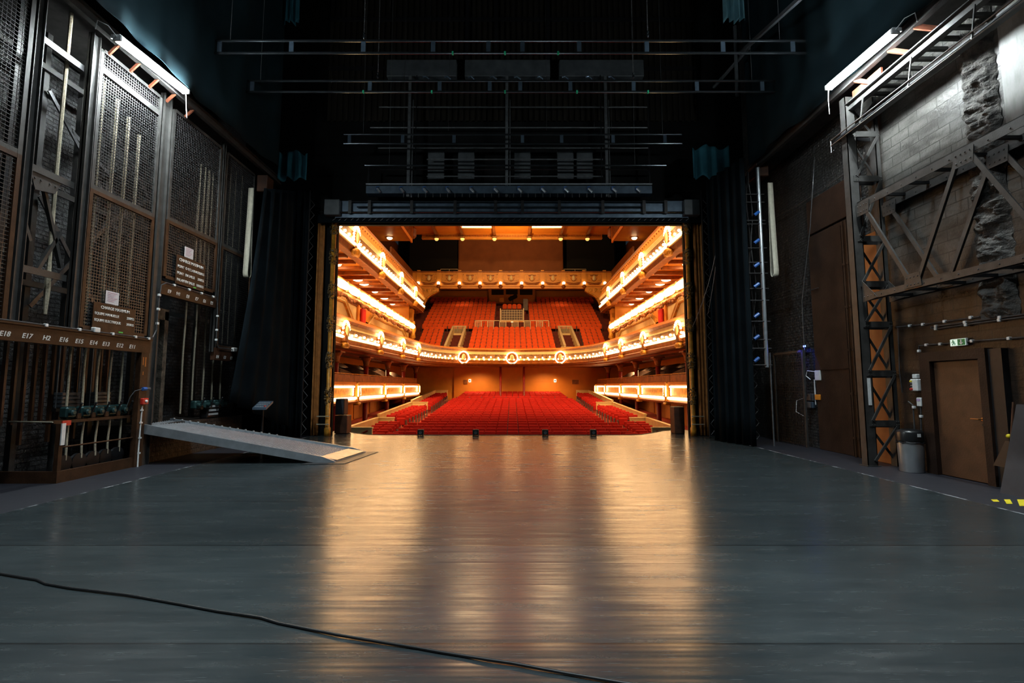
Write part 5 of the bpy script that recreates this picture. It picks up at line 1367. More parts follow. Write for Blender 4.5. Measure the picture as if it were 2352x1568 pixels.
# tier of boxes above the dress circle: cream wall, trough of light
mq = lambda sx, px, py: onx(px if sx < 0 else 2352 - px, py, sx * 7.95)
for sx, nm in SIDE:
    b = MB(); b.box(sx * 8.05, sx * 8.2, 17.2, 37.6, 3.5, 6.0); struct('wall_boxes', b, m_cream)
    b = MB(); b.box(sx * 8.05, sx * 10.4, 37.6, 37.8, 3.5, 7.9); struct('wall_box_end', b, m_ochre)
    t = thing('box_tier_parapet', (sx * 7.8, 28, 5.75), f'dazzling scalloped box tier front below the gallery, {nm} side', 'box front', 'scalloped box tier fronts')
    x = sx * 7.8
    pth = [(x - sx * .0, 17.2 + 20.4 * q / 120) for q in range(121)]
    sc = [(x - sx * (.07 * abs(math.sin(PI * (y - 17.2) / 1.7))), y) for _, y in pth]
    if sx > 0: sc = sc[::-1]
    b = MB(); b.sweep(sc, [(-.25, 6.02), (.04, 6.02), (.10, 6.42), (.02, 6.46), (-.25, 6.46)]); b.build('parapet', m_cream, t)
    for k in range(12):
        y = 17.4 + 1.7 * k
        b = MB(); b.lathe((x - sx * .16, y + .12, 6.16), [(.02, 0), (.13, .06), (.17, .3), (.19, .73), (.17, 1.16), (.13, 1.40), (.02, 1.46)], 10, (0, 1, 0)); b.build('light_trough', m_strip, t)
        b = MB(); b.cbox((x - sx * .10, y, 6.22), .14, .10, .52, .02); b.build('rib', m_cream, t)
    b = MB(); r = random.Random(5)
    for k in range(300):
        y = 17.4 + 20 * k / 300; dd = .16 * abs(math.sin(PI * (y - 17.2) / 1.7))
        b.ball((x - sx * (.05 + .05 * r.random()), y, 5.92 - .12 - dd * r.random() * 1.2), .06 + .03 * r.random(), 5, 3)
    b.build('leaf_garland', m_umber, t)
    b = MB(); b.box(x + sx * .02, x + sx * .25, 17.2, 37.6, 5.86, 6.02); b.build('bracket_band', m_gilt, t)
    b = MB(); b.tube([(x - sx * .02, 17.4, 6.52), (x - sx * .02, 37.4, 6.52)], .03, 6); b.build('handrail', m_orange, t)
    # floor of the boxes
    b = MB(); b.box(sx * 8.0, sx * 10.4, 17.2, 37.6, 5.7, 5.86); struct('floor_boxes', b, m_umber)
    # moulded sloping frames on the cream wall
    def wall_frame(c4, label):
        q4 = [mq(sx, *c) for c in c4]; cen = sum(q4, Vector()) / 4
        t = thing('moulded_frame', (sx * 7.95, cen.y, min(q.z for q in q4)), label, 'frame', 'sloping moulded frames under the box tiers')
        for a, c in zip(q4, q4[1:] + q4[:1]):
            b = MB(); b.bar(a, c, .26, .10, (1, 0, 0)); b.build('moulding', m_gilt, t)
            a2, c2 = a.lerp(cen, .10), c.lerp(cen, .10)
            b = MB(); b.bar(a2, c2, .06, .12, (1, 0, 0)); b.build('inner_bead', m_cream, t)
        b = MB(); b.prism([q.lerp(cen, .05) + Vector((sx * .06, 0, 0)) for q in q4], (sx * .03, 0, 0)); b.build('field', m_cream, t)
    wall_frame([(838, 744), (853, 722), (927, 757), (936, 781)], f'sloping moulded frame on the cream wall, {nm} side, farther one')
    wall_frame([(748, 716), (748, 671), (792, 690), (810, 738)], f'sloping moulded frame on the cream wall, {nm} side, nearer the stage')
    a, c = mq(sx, 822, 745), mq(sx, 846, 712)
    b = MB(); b.box(sx * 7.94, sx * 8.04, a.y, a.y + 2.1, a.z - .3, 5.84); solo('loge_doorway', b, m_orange, f'orange doorway between the sloping frames, {nm} side', 'doorway', 'doorways between sloping frames')
    b = MB(); b.cbox((sx * 7.86, a.y + .55, a.z + .35), .14, .6, 1.1, .05); solo('box_chair', b, m_seat, f'red chair back before the orange doorway, {nm} side', 'chair', 'box chairs')
    # end of the boxes: pilaster, pillar, statue bracket
    b = MB(); b.box(sx * 7.92, sx * 8.45, 38.4, 39.0, 3.5, 7.4); b.box(sx * 7.9, sx * 8.55, 38.3, 39.1, 7.4, 7.7)
    solo('gilded_pilaster', b, m_ochre, f'ochre pilaster closing the box tier beside the balcony seats, {nm} side', 'pilaster', 'ochre pilasters beside the balcony')
    b = MB(); p = onx(941 if sx < 0 else 2352 - 941, 720, sx * 7.7)
    b.lathe((sx * 7.75, 37.95, 5.2), [(.05, 0), (.22, .15), (.16, .5), (.26, .8), (.2, 1.05), (.1, 1.1), (.16, 1.25), (.13, 1.45), (0, 1.5)], 10)
    solo('gilded_figure', b, m_gilt, f'small gilded figure ornament at the end of the box tier, {nm} side', 'figure ornament', 'gilded figures at the box tiers', smooth=True)

# upper gallery sides -------------------------------------------
gal_c = [22.7, 27.4, 32.2, 37.0]
for sx, nm in SIDE:
    x = sx * 7.55
    pth = [(x, 17.2), (x, 41.2)] if sx < 0 else [(x, 41.2), (x, 17.2)]
    t = thing('gallery_parapet', (x, 29, 7.85), f'bulb-studded gilded gallery front running towards the stage, {nm} side', 'balcony front', 'upper gallery fronts')
    b = MB(); b.sweep(pth, [(-.3, 8.9), (.02, 8.9), (.02, 8.26), (-.3, 8.26)]); b.build('relief_panel', m_cage, t)
    b = MB(); b.sweep(pth, [(-.3, 8.26), (.10, 8.26), (.14, 8.14), (-.3, 8.14)]); b.build('bulb_ledge', m_cream, t)
    b = MB(); b.sweep(pth, [(-.3, 8.14), (.05, 8.14), (-.02, 7.92), (.04, 7.8), (-.3, 7.78)]); b.build('lower_moulding', m_umber, t)
    b = MB(); b.sweep(pth, [(-.3, 9.10), (.10, 9.10), (.14, 9.02), (.04, 8.9), (-.3, 8.9)]); b.build('cream_rail', m_cream, t)
    b = MB(); b.sweep(pth, [(-.5, 9.45), (-.10, 9.45), (.04, 9.28), (.04, 9.10), (-.5, 9.10)]); b.build('ochre_band', m_ochre, t)
    b = MB(); b.sweep(pth, [(-.6, 9.80), (-.12, 9.80), (-.12, 9.45), (-.6, 9.45)]); b.build('stud_band', m_ochre, t)
    b = MB()
    for k in range(60): b.ball((x - sx * -.11, 17.6 + .4 * k, 9.62), .05, 5, 3)
    b.build('stud_row', m_umber, t)
    b = MB(); b.sweep(pth, [(-.8, 10.05), (-.22, 10.05), (-.12, 9.80), (-.8, 9.80)]); b.build('top_rail', m_umber, t)
    pts = [(x - sx * .13, 19.0 + .225 * k, 8.28) for k in range(98)]
    pts += [(x - sx * .06, 19.1 + .56 * k, 8.55) for k in range(39)]
    bulbs(t, pts, .068, 100)
    for k, y in enumerate(gal_c):
        b = MB(); b.cbox((x - sx * .06, y, 8.5), .2, .34, .9, .06); t2 = b.build('cartouche', m_umber, t)
        b = MB(); b.ball((x - sx * .2, y, 8.62), .12, 10, 6, 2.4); b.build('shield', m_cream, t2, True)
        b = MB(); b.ball((x - sx * .1, y, 7.92), .26, 10, 6, .8); b.ball((x - sx * .12, y + .3, 7.86), .13, 8, 5); b.ball((x - sx * .12, y - .3, 7.86), .13, 8, 5); b.build('scroll_foot', m_gilt, t2, True)
        bulbs(t2, [(x - sx * .16, y + .36 * math.cos(PI * q / 9), 8.86 + .30 * math.sin(PI * q / 9)) for q in range(10)] + [(x - sx * .14, y + e, z) for e in (-.38, .38) for z in (8.72, 8.58, 8.44)], .060, 16, name='cartouche_bulb')
    # soffit with cross beams and downlights
    b = MB(); b.box(sx * 7.86, sx * 10.4, 17.2, 41.8, 7.9, 8.0); struct('ceiling_boxes', b, m_orange)
    t = thing('soffit_beams', (sx * 9, 29, 7.75), f'dark cross beams under the gallery, {nm} side', 'beams', 'gallery soffit beams')
    for k in range(20):
        b = MB(); b.box(sx * 7.9, sx * 10.38, 18.0 + 1.2 * k, 18.22 + 1.2 * k, 7.72, 7.89); b.build('beam', m_umber, t)
    for k, y in enumerate((25.25, 27.7, 29.8, 32.3, 34.3, 36.9)):
        r_ = .30 if k % 2 == 0 or k == 1 else .22
        yy = 18.0 + 1.2 * round((y - 18.7) / 1.2) + .71
        t2 = thing('downlight', (sx * 9.1, yy, 7.75), f'round downlight under the gallery, {nm} side, {ORD[k]} from the stage', 'downlight', 'gallery soffit downlights')
        b = MB(); b.lathe((sx * 9.1, yy, 7.9), [(r_ + .08, 0), (r_ + .08, -.04), (r_, -.05), (r_, 0)], 20); b.build('trim_ring', m_umber, t2)
        b = MB(); b.lathe((sx * 9.1, yy, 7.88), [(r_, 0), (r_ * .85, -.08), (r_ * .4, -.13), (0, -.14)], 16); b.build('glowing_bowl', m_disc, t2, True)

# balcony seating ------------------------------------------------
def bseat():
    b = MB(); b.k = 0
    # rounded-top back, reclined, and folded seat
    n = 8
    prof = [(-.235, .36), (.235, .36), (.235, .72)] + [(.235 * math.cos(PI * q / n), .74 + .16 * math.sin(PI * q / n)) for q in range(n + 1)] + [(-.235, .72)]
    b.prism([(x, .06 + (z - .36) * .18, z) for x, z in prof], (0, .09, 0))
    b.cbox((0, -.02, .46), .44, .14, .30, .04)
    b.k = 1; b.box(-.25, -.235, -.16, .14, 0, .60); b.box(.235, .25, -.16, .14, 0, .60)
    return b
bs = bseat(); bme = bpy.data.meshes.new('balcony_chair'); bme.from_pydata(bs.v, [], bs.f); bme.materials.append(m_seatb); bme.materials.append(m_seatgrey); bme.polygons.foreach_set('material_index', bs.m)
def brow(i):
    y = 41.95 + .86 * i
    zt = CAMZ + (3.456 + .385 * i if i <= 6 else 5.766 + .426 * (i - 6))
    return y, zt - .90
nb = 0; restb = MB()
fl = MB()
for i in range(18):
    y, z = brow(i); fl.box(-11, 11, y - .43, y + .43, z - .55, z)
struct('floor_balcony', fl, m_darkcarpet)
rows = []
for i in range(7):
    rows.append((i, 'lower centre block', [(-3.57 + .51 * s) for s in range(15)]))
    w = 4
    for sx, nm in SIDE:
        xs_ = [sx * (8.05 + .05 * i - .51 * s) for s in range(4)]
        rows.append((i, f'lower {nm} block', sorted(xs_)))
for i in range(7, 18):
    n = 14 if i < 16 else 13
    x0 = 8.7 + .07 * (i - 7)
    for sx, nm in SIDE:
        lo = 2.05 if i < 16 else 3.1
        xs_ = [sx * (lo + .51 * s) for s in range(n)]
        rows.append((i, f'upper {nm} block', sorted(xs_)))
for i, blk, xs_ in rows:
    y, z = brow(i)
    for s, x in enumerate(xs_):
        if nb < 300:
            o = bpy.data.objects.new('balcony_chair', bme); COL.objects.link(o); o.location = (x, y, z)
            lab = f'warm-lit scarlet seat, {blk}, {ORD[i if i < 7 else i - 7]} row up, {ORD[s]} from the cage side'
            tag(o, lab, 'seat', 'scarlet balcony seats'); nb += 1
        else:
            base = Vector((x, y, z)); k0 = len(restb.v)
            restb.v += [v + base for v in bs.v]; restb.f += [tuple(k0 + q for q in f) for f in bs.f]; restb.m += bs.m
o = restb.build('distant_balcony_seats', [m_seatb, m_seatgrey]); tag(o, 'topmost rows of warm-lit scarlet balcony seats under the rear gallery', 'seats'); o['kind'] = 'stuff'
# railing behind the lower centre block
m_railc = M('cream_railing_paint', (.62, .48, .26), .45, .1, .1, 4)
y = 47.75; zb, zt = brow(6)[1] + .62, brow(6)[1] + 1.58
t = thing('balcony_railing', (0, y, zb), 'cream metal railing across the balcony behind the lower centre seats', 'railing')
b = MB(); b.box(-3.66, 3.66, y - .03, y + .03, zt - .06, zt); b.build('top_rail', m_railc, t)
for k in range(13):
    x = -3.62 + k * 7.24 / 12; b = MB(); b.box(x - .035, x + .035, y - .03, y + .03, zb - .3, zt); b.build('baluster_post', m_railc, t)
for k in range(0, 12, 2):
    b = MB()
    x0 = -3.62 + k * 7.24 / 12
    for q in range(9): b.box(x0 + .10 + q * .048, x0 + .112 + q * .048, y - .01, y + .01, zb - .3, zt - .12)
    b.box(x0 + .07, x0 + .55, y - .012, y + .012, zt - .14, zt - .11); b.build('infill_bars', m_railc, t)
# vomitory stair boxes
m_dark = M('dark_opening', (.02, .012, .008), .9)
for sx, nm in SIDE:
    xa, xb = sx * 4.55, sx * 5.75
    y0, z0 = brow(0); y1, z1 = brow(6)
    y0 -= .2; y1 += .35
    t = thing('stair_enclosure', (sx * 5.15, (y0 + y1) / 2, z0), f'cream sloping stair enclosure with dark doorway among the balcony seats, {nm} side', 'stair enclosure', 'cream stair enclosures')
    for x in (xa, xb):
        b = MB(); b.prism([(x - .07, y0, z0), (x - .07, y1, z1 - .2), (x - .07, y1, z1 + .95), (x - .07, y0, z0 + .85)], (.14, 0, 0)); b.build('side_wall', m_cream, t)
        b = MB(); b.bar((x, y0, z0 + .88), (x, y1, z1 + .98), .2, .06); b.build('coping', m_railc, t)
    b = MB(); b.box(xa, xb, y1 - .1, y1, z1 - 1.1, z1 + .25); b.build('lintel_wall', m_cream, t)
    b = MB(); b.box(xa, xb, y1 - .8, y1 - .7, z0 - .1, z1 - .9); b.build('dark_doorway', m_dark, t)
    b = MB(); b.box(sx * 5.15 - .12, sx * 5.15 + .12, y1 - .13, y1 - .1, z1 - .55, z1 - .42); b.build('exit_lamp', EM('small_exit_lamp', (1, .85, .55), 5) if sx < 0 else bpy.data.materials['small_exit_lamp'], t)
    b = MB()
    for q in range(9): b.box(min(xa, xb) + .1 + .12 * q, min(xa, xb) + .15 + .12 * q, y1 - .04, y1, z1 + .25, z1 + .95)
    b.box(min(xa, xb), max(xa, xb), y1 - .05, y1, z1 + .93, z1 + 1.0); b.build('grille', m_railc, t)
    b = MB(); b.tube([(sx * 4.2, y0 - .1, z0 + .75), (sx * 6.0, y0 - .1, z0 + .75)], .035, 6)
    for x in (4.2, 6.0): b.tube([(sx * x, y0 - .1, z0), (sx * x, y0 - .1, z0 + .75)], .025, 6)
    solo('guard_rail', b, m_railc, f'short pale guard rail before the stair enclosure, {nm} side', 'guard rail', 'guard rails at the stair enclosures')
# control booth, follow spot, windows at the back centre
y, z = brow(10)
t = thing('control_booth', (0, y, z), 'small control booth with dark mesh front between the upper balcony blocks', 'booth')
b = MB(); b.box(-1.15, 1.15, y - .1, y, z - .9, z + .2); b.build('lower_panel', m_ochre, t)
b = MB(); b.box(-1.1, 1.1, y - .12, y - .05, z + .2, z + 1.35); b.build('dark_mesh', m_wood, t)
b = MB()
for k in range(9): b.box(-1.1 + k * .27, -1.07 + k * .27, y - .15, y - .12, z + .2, z + 1.35)
for k in range(5): b.box(-1.1, 1.1, y - .15, y - .12, z + .25 + k * .26, z + .28 + k * .26)
b.build('lattice', m_railc, t)
for x in (-1.2, 1.2):
    b = MB(); b.box(x - .05, x + .05, y - .15, y, z - .9, z + 1.5); b.build('corner_post', m_railc, t)
b = MB(); b.box(-.1, .1, y - .14, y - .1, z - .05, z + .08); b.build('booth_lamp', bpy.data.materials['small_exit_lamp'], t)
y2, z2 = brow(12)
for k, x in enumerate((-.78, -.26, .26, .78)):
    o = bpy.data.objects.new('booth_chair', bme); COL.objects.link(o); o.location = (x, y2, z2 + .55); tag(o, f'red seat behind the control booth, {ORD[k]} from the mesh cage side', 'seat', 'seats behind the control booth')
b = MB(); b.box(-1.5, 1.5, y2 - .4, y2 + .5, z2, z2 + .55); solo('booth_platform', b, m_darkcarpet, 'dark carpeted platform carrying the red seats behind the booth', 'platform')
p = ony(1178, 684, 54.2)
t = thing('follow_spot', p + Vector((0, 0, -1.2)), 'black follow spot lamp on a stand behind the control booth', 'spotlight')
b = MB(); b.tube([p + Vector((-.35, .3, -.1)), p + Vector((.35, -.4, .15))], .24, 10); b.build('lamp_body', m_black, t)
b = MB(); b.tube([p + Vector((0, 0, -1.2)), p + Vector((0, 0, -.1))], .05, 6); b.build('stand', m_black, t)
b = MB(); b.tube([p + Vector((-.3, 0, -.3)), p + Vector((-.3, 0, .2)), p + Vector((.3, 0, .2))], .04, 6); b.build('yoke', m_black, t)
b = MB(); c = ony(1207, 700, 52.6); b.cbox((c.x, 52.6, c.z), .56, .4, 1.3, .03); solo('dark_cabinet', b, m_wood, 'dark maroon cabinet beside the control booth on the exit door side', 'cabinet')
b = MB(); c = ony(1152, 689, 55); b.cbox((c.x, 55, c.z), .5, .12, .5, .02); solo('pale_panel', b, m_ochre, 'small pale panel on the wall behind the booth', 'panel')
t = thing('rear_window_wall', (0, 57.6, 10), 'orange projection wall with dark windows under the rear gallery', 'projection wall')
b = MB(); b.box(-2.75, 2.75, 57.4, 57.6, 8, 13.2); b.build('wall_panel', m_orange, t)
for px0, px1, py1, py0 in ((1129, 1157, 664, 677), (1162, 1189, 664, 676), (1194, 1223, 664, 677)):
    a, c = ony(px0, py0, 57.38), ony(px1, py1, 57.38); b = MB(); b.box(a.x, c.x, 57.34, 57.4, a.z, c.z); b.build('dark_window', m_dark, t)
for sx, nm in SIDE:
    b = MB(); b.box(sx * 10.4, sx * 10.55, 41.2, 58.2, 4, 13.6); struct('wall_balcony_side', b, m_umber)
    for k, px in enumerate((1045, 1318)):
        pass
    b = MB(); a = ony(1082 if sx < 0 else 2352 - 1082, 667, 57.9); b.tube([(sx * 2.9, 57.9, a.z), (sx * 8.5, 57.9, a.z)], .06, 6); solo('wall_pipe', b, m_umber, f'dark pipe along the wall above the last seats, {nm} side', 'pipe', 'pipes above the last balcony seats')

# rear gallery front with globes ----------------------------------
Yg = 50.0
zt, zb = ony(1176, 623, Yg).z, ony(1176, 663, Yg).z
t = thing('rear_gallery_parapet', (0, Yg, zb), 'panelled ochre front of the rear gallery with garlands and globe lamps', 'gallery front')
xg = 10.38
b = MB(); b.box(-xg, xg, Yg, Yg + .3, zb + .35, zt - .1); b.build('front_wall', m_ochre, t)
b = MB(); b.box(-xg, xg, Yg - .12, Yg + .35, zt - .12, zt); b.build('top_rail', m_umber, t)
b = MB(); b.box(-xg, xg, Yg - .15, Yg + .3, zb, zb + .22); b.box(-xg, xg, Yg - .25, Yg + .3, zb + .22, zb + .36); b.build('lower_moulding', m_ochre, t)
gx = [ony(px, 650, Yg).x for px in (962, 1008, 1056, 1103, 1150, 1198, 1246, 1294, 1341, 1388)]
for k, x in enumerate(gx):
    b = MB(); b.box(x - .22, x + .22, Yg - .08, Yg, zb + .7, zt - .12); b.cbox((x, Yg - .05, zt + .04), .34, .3, .12, .02); b.build('pilaster', m_umber if False else m_ochre, t)
    b = MB(); b.lathe((x, Yg - .2, zb - .05), [(.02, 0), (.16, .12), (.24, .3), (.2, .36)], 10); b.build('console', m_umber, t)
for x0, x1 in zip(gx, gx[1:]):
    b = MB(); xm = (x0 + x1) / 2
    for q in ((x0 + .34, x1 - .34, zt - .36, zt - .30), (x0 + .34, x1 - .34, zb + .86, zb + .92), (x0 + .34, x0 + .40, zb + .86, zt - .30), (x1 - .40, x1 - .34, zb + .86, zt - .30)):
        b.box(q[0], q[1], Yg - .05, Yg, q[2], q[3])
    b.build('panel_frame', m_gilt, t)
    zc = (zt + zb) / 2 + .22
    b = MB(); b.ball((xm, Yg - .02, zc), .17, 12, 7, 1.7); b.build('oval_boss', m_cream, t, True)
    b = MB(); b.prism([(xm - .42, Yg - .07, zc + .30), (xm + .42, Yg - .07, zc + .30), (xm + .30, Yg - .07, zc + .16), (xm + .12, Yg - .07, zc + .24), (xm - .12, Yg - .07, zc + .24), (xm - .30, Yg - .07, zc + .16)], (0, .07, 0)); b.build('bow', m_umber, t)
    b = MB(); b.tube([(xm + .30 * math.cos(PI + PI * q / 8), Yg - .03, zc + .02 + .36 * math.sin(PI + PI * q / 8)) for q in range(9)], .03, 6); b.build('ribbon', m_umber, t)
    b = MB(); b.tube([(x0 + .25 + (x1 - x0 - .5) * q / 10, Yg - .14, zb + .68 - .24 * math.sin(PI * q / 10)) for q in range(11)], lambda i: .07 + .07 * math.sin(PI * i / 10), 8); b.build('garland', m_umber, t)
for k, x in enumerate(gx):
    z = ony(1176, 650, Yg - .3).z
    t2 = thing('globe_lamp', (x, Yg - .3, z - .3), f'glowing globe lamp along the rear gallery front, {ORD[k]} from the mesh cage side', 'lamp', 'globe lamps on the rear gallery')
    b = MB(); b.ball((x, Yg - .32, z), .16, 14, 9); b.build('globe', m_bulb2, t2, True)
    b = MB(); b.lathe((x, Yg - .32, z - .32), [(.04, 0), (.12, .1), (.1, .18)], 10); b.build('holder', m_umber, t2)
b = MB(); b.prism([(-10.38, Yg + .5, zb + .2), (-10.38, 57.3, 13.3), (-10.38, 57.3, 13.5), (-10.38, Yg + .5, zb + .4)], (20.76, 0, 0)); struct('ceiling_balcony', b, m_orange)
for sx, nm in SIDE:
    t = thing('scroll_corbel', (sx * 8.6, Yg - .3, 9), f'large carved scroll corbel carrying the rear gallery, {nm} side', 'corbel', 'scroll corbels under the rear gallery')
    f = lambda px, py: ony(px if sx < 0 else 2352 - px, py, Yg - .75)
    b = MB(); b.prism([f(*q) for q in ((953, 661), (1007, 661), (1008, 668), (997, 675), (984, 682), (976, 694), (972, 712), (950, 712), (950, 661))], (0, .46, 0)); b.build('carved_bracket', m_ochre, t)
    for px, py, r_ in ((972, 667, .24), (984, 667, .24), (996, 667, .22)):
        p = f(px, py); b = MB(); b.lathe(p + Vector((0, .02, 0)), [(r_, 0), (r_, .06), (r_ * .72, .07), (r_ * .66, .045), (r_ * .45, .045), (r_ * .35, .09), (0, .10)], 14, (0, -1, 0)); b.build('volute', m_gilt, t)
    b = MB(); b.tube([f(*q) + Vector((0, -.05, 0)) for q in ((1004, 670), (990, 677), (979, 686), (974, 700))], .08, 6); b.build('rib', m_gilt, t)
a, c = ony(1012, 619, Yg + .2), ony(1052, 619, Yg + .2)
for k, (p0, p1) in enumerate(((1012, 1052), (1295, 1346))):
    b = MB(); a, c = ony(p0, 618, Yg + .2), ony(p1, 618, Yg + .2); b.tube([a, c], .03, 6)
    for q in (0, .5, 1): p = a.lerp(c, q); b.tube([(p.x, p.y, zt - .02), p], .02, 5)
    solo('gallery_guard', b, m_railc, ('thin guard rail on the rear gallery beside the hanging cloth, mesh cage side', 'thin guard rail on the rear gallery beside the hanging cloth, exit door side')[k], 'guard rail', 'rear gallery guard rails')
# cloth and black void above the rear gallery
a, c = ony(1052, 640, 53.0), ony(1293, 530, 53.0)
def clo(u, v): return (a.x + (c.x - a.x) * u, 53 + .12 * math.sin(u * 7) * (.3 + v) + .10 * math.exp(-((u - .42 - .1 * v) / .03) ** 2), a.z + (c.z - a.z) * v)
b = MB(); b.grid(clo, 60, 10, (0, .02, 0)); solo('hanging_cloth', b, M('rust_cloth', (.36, .11, .03), .8, 0, .12, 1.2), 'wide rust-orange cloth hanging between the rear gallery and the ceiling', 'cloth', smooth=True)
b = MB(); b.box(-13, 13, 54.5, 54.7, 13, 18.5); struct('wall_gallery_back', b, m_void)  # near-black paint stands for the unlit depth behind the gallery
for sx, nm in SIDE:
    b = MB(); a, c = ony(940 if sx < 0 else 2352 - 940, 625, 52.0), ony(1051 if sx < 0 else 2352 - 1051, 530, 52.0)
    b.box(a.x, c.x, 52.0, 52.05, a.z, c.z); solo('void_sheet', b, m_void, f'black sheet standing for the dark void above the rear gallery, {nm} side', 'void sheet', 'black void sheets')  # black sheet added where there is only darkness beside the cloth
# signs and vents on the rear stalls wall
for k, px in enumerate((1079, 1275)):
    p = ony(px, 874, 46.7); t = thing('wall_exit_sign', p, ('small lit exit pictogram on the rear stalls wall, mesh cage side', 'small lit exit pictogram on the rear stalls wall, exit door side')[k], 'exit sign', 'lit exit pictograms')
    b = MB(); b.box(p.x - .11, p.x + .11, 46.7, 46.78, p.z - .14, p.z + .14); b.build('lit_face', EM('exit_panel_lit', (1, .9, .6), 2.2) if k == 0 else bpy.data.materials['exit_panel_lit'], t)
    b = MB(); b.box(p.x - .05, p.x + .05, 46.69, 46.70, p.z - .08, p.z + .08); b.build('pictogram', m_green, t)
for k, (px, w) in enumerate(((1069, .36), (1322, .62))):
    p = ony(px, 877, 46.7); b = MB(); b.box(p.x - w / 2, p.x + w / 2, 46.72, 46.8, p.z - .2, p.z + .2); solo('wall_vent', b, m_umber, ('square brown vent beside the exit pictogram, mesh cage side', 'wide brown vent beside the exit pictogram, exit door side')[k], 'vent', 'vents on the rear stalls wall')
# gilded proscenium columns
for sx, nm in SIDE:
    x = -5.93 if sx < 0 else 5.83; y = 15.85
    t = thing('gilded_column', (x, y, 0), f'slim gilded column with leafy bands edging the stage opening, {nm} side', 'column', 'gilded columns edging the opening')
    b = MB(); b.lathe((x, y, 0), [(.10, 0), (.10, .25), (.075, .3), (.075, 7.05)], 14); b.build('shaft', m_gilt, t, True)
    r = random.Random(8 if sx < 0 else 9)
    for z0 in (1.0, 2.15, 3.35, 4.45, 5.6, 6.6):
        b = MB()
        for k in range(110):
            an = r.random() * 2 * PI; h = r.random(); b.ball((x + (.07 + .05 * math.sin(PI * h)) * math.cos(an), y + (.07 + .05 * math.sin(PI * h)) * math.sin(an), z0 + .55 * h), .016 + .016 * r.random(), 6, 4)
        b.build('leafy_band', M('bronze_leaf', (.16, .11, .05), .5, .3, .4, 12, .4, 40) if 'bronze_leaf' not in bpy.data.materials else bpy.data.materials['bronze_leaf'], t)
    for z in (.55, .30):
        b = MB(); b.tube([(x - sx * .10, y - .14, z + .08), (x + sx * .30, y - .14, z + .08)], .018, 6); b.build('brass_bar', m_rope, t)
# loudspeakers at the mesh side, dark plinth at the door side
t = thing('loudspeaker', (-5.55, 17.0, .62), 'black loudspeaker cabinet on the dark box beside the gilded column', 'speaker')
b = MB(); b.cbox((-5.80, 16.75, .90), .30, .4, .54, .02); b.build('cabinet', m_black, t)
b = MB(); b.box(-5.93, -5.67, 16.53, 16.545, .66, 1.14); b.build('grille', M('speaker_grille', (.03, .035, .05), .6), t)
b = MB(); b.cbox((-5.74, 16.75, .31), .42, .46, .60, .02); solo('speaker_plinth', b, m_wood, 'dark brown box standing under the black loudspeaker', 'box')
b = MB(); b.cbox((5.62, 16.75, .45), .34, .46, .90, .02); solo('dark_plinth', b, m_wood, 'dark brown box beside the gilded column on the door side', 'box')
# foot monitors on the stage edge
def monitor(px, label, first=[None]):
    x = ony(px, 995, 16.05).x; loc = (x, 16.0, 0)
    if first[0] is not None: return dup(first[0], loc, label)
    t = thing('floor_light', loc, label, 'floor light', 'small black floor lights on the stage edge')
    b = MB(); b.cbox((x, 16.0, .105), .20, .15, .17, .012); b.build('housing', m_black, t)
    b = MB(); b.lathe((x, 15.925, .10), [(.05, 0), (.05, .012), (.035, .012), (.03, .004)], 12, (0, -1, 0)); b.build('rear_socket', m_grey, t)
    b = MB(); b.box(x - .09, x + .09, 15.94, 16.06, .188, .194); b.build('top_plate', m_grey, t)
    for s in (-.08, .08):
        b = MB(); b.box(x + s - .015, x + s + .015, 15.95, 16.05, 0, .02); b.build('foot', m_black, t)
    first[0] = t; return t
for k, px in enumerate((967, 1093, 1252, 1362)): monitor(px, f'small black floor light on the stage edge, {ORD[k]} from the mesh cage side')
b = MB(); b.tube([(-3 + .35 * k, 16.08 + .02 * math.sin(k * 1.9), .012) for k in range(18)], .008, 5); solo('edge_cable', b, m_black, 'thin black cable linking the floor lights along the stage edge', 'cable')

# ---------------------------------------------------------------- LIGHT, WORLD, CAMERA
def area(name, loc, size, energy, color, target=None, sy=None):
    li = bpy.data.lights.new(name, 'AREA'); li.energy = energy; li.color = color; li.size = size
    if sy: li.shape = 'RECTANGLE'; li.size_y = sy
    o = bpy.data.objects.new(name, li); COL.objects.link(o); o.location = loc
    d = (Vector(target) - Vector(loc)) if target else Vector((0, 0, -1))
    o.rotation_euler = d.to_track_quat('-Z', 'Y').to_euler(); return o
def spot(name, loc, target, energy, color, size, blend=1.0, r=.6):
    li = bpy.data.lights.new(name, 'SPOT'); li.energy = energy; li.color = color; li.spot_size = size; li.spot_blend = blend; li.shadow_soft_size = r
    o = bpy.data.objects.new(name, li); COL.objects.link(o); o.location = loc
    o.rotation_euler = (Vector(target) - Vector(loc)).to_track_quat('-Z', 'Y').to_euler()
spot('stage_work_fill', (-2.5, 1.5, 15), (-2.0, 3.5, 0), 4700, (.82, .95, 1.0), 1.35)
spot('stage_work_fill', (2.5, 1.5, 15), (2.0, 3.5, 0), 4700, (.82, .95, 1.0), 1.35)
for sx in (-1, 1): spot('stage_work_fill', (sx * .5, 7, 14.5), (sx * 7.6, 9.5, 1.8), 2600, (.78, .93, 1.0), .95)  # added cool fill for the side walls, no such fixtures hang here
WARM = (1, .62, .27)
spot('house_fill', (0, 24, 15.5), (0, 48, 6), 11000, WARM, 1.15, 1, .8)  # added auditorium fills without fixtures, aimed clear of the stage
spot('house_fill', (0, 24, 15.5), (0, 34, 0), 9000, WARM, 1.1, 1, .8)
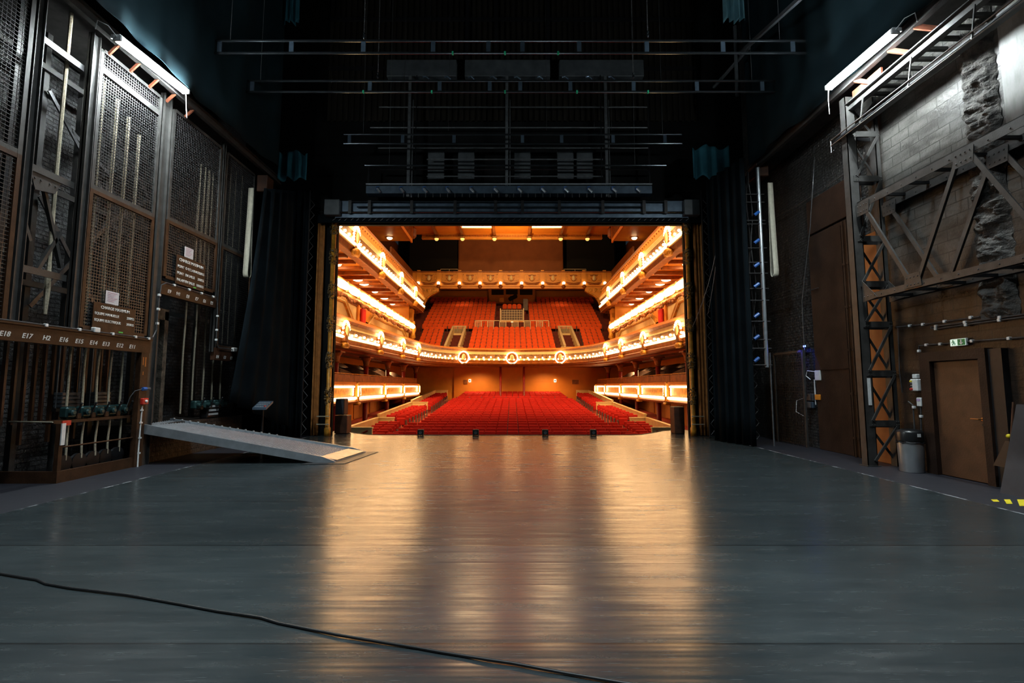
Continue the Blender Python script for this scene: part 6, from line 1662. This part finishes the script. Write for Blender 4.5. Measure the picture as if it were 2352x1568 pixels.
for sx in (-1, 1):
    spot('house_fill', (sx * 2, 19, 15.5), (sx * 8, 31, 6.5), 8000, WARM, 1.2, 1, .6)
    spot('box_fill', (sx * 5.0, 25, 15.5), (sx * 8.5, 30, 0), 3200, WARM, 1.0, 1, .6)  # added fill brightening the box tiers, not a fitting of the house
    for y in (24.5, 28.2, 31.8, 35.4):
        spot('gallery_downlight', (sx * 9.1, y, 7.7), (sx * 9.1, y, 0), 260, WARM, 2.6, 1, .15)
        spot('loge_downlight', (sx * 9.1, y, 3.25), (sx * 9.1, y, 0), 200, WARM, 2.6, 1, .1)
    for y in (24.5, 28.5, 32.5, 36.5):
        spot('corridor_fill', (sx * 9.0, y, .68), (sx * 9.6, y, -1), 70, WARM, 2.7, 1, .1)  # added fill so the side doors below the loges read lit
    for y in (20.5, 24.5, 28.5, 32.5, 36.0): spot('soffit_fill', (sx * 8.7, y, 6.62), (sx * 8.8, y, 7.9), 110, WARM, 2.8, 1, .1)  # added unseen lamps behind the parapet, brightening the gallery soffit
    for y in (21, 25.5, 30, 34.5): spot('box_front_fill', (sx * 6.6, y, 6.0), (sx * 8.0, y + .8, 5.0), 75, (1, .72, .40), 2.6, 1, .1)  # added fill lifting the cream panels, no lamp hangs here
    for y in (41.8, 44.6):
        spot('stalls_fill', (sx * 3.2, y, 3.25), (sx * 3.2, y + .6, 0), 800, WARM, 2.5, 1, .1)  # fill without a fitting, brightens the rear stalls and their wall
spot('balcony_downlight', (-5.5, 53.5, 11.9), (-5.5, 54.5, 8), 70, WARM, 2.4, 1, .1)
spot('balcony_downlight', (5.5, 53.5, 11.9), (5.5, 54.5, 8), 70, WARM, 2.4, 1, .1)
spot('ceiling_fill', (0, 41, 12.5), (0, 43, 15.9), 1400, WARM, 2.6, 1, .3)  # fill in mid-air brightening the ceiling between ribs, no fitting there
w = bpy.data.worlds.new('World'); bpy.context.scene.world = w; w.use_nodes = True
bg = w.node_tree.nodes['Background']; bg.inputs[0].default_value = (.5, .7, .9, 1); bg.inputs[1].default_value = .02
cam = bpy.data.cameras.new('Camera'); co = bpy.data.objects.new('Camera', cam); COL.objects.link(co)
cam.sensor_width = 36; cam.lens = 36 * FL / 2352; cam.clip_end = 300; cam.clip_start = .05
co.location = (0, 0, CAMZ); co.rotation_euler = (PI / 2 + TH, 0, 0)
sc = bpy.context.scene; sc.camera = co
sc.view_settings.view_transform = 'Standard'; sc.view_settings.look = 'None'; sc.view_settings.gamma = 1; sc.view_settings.exposure = 0
try: sc.view_settings.use_curve_mapping = False
except Exception: pass
cy = sc.cycles
cy.use_denoising = True
try: cy.denoiser = 'OPENIMAGEDENOISE'
except Exception: pass
cy.max_bounces = 5; cy.diffuse_bounces = 3; cy.glossy_bounces = 3; cy.sample_clamp_indirect = 6; cy.use_light_tree = True
cy.caustics_reflective = False; cy.caustics_refractive = False
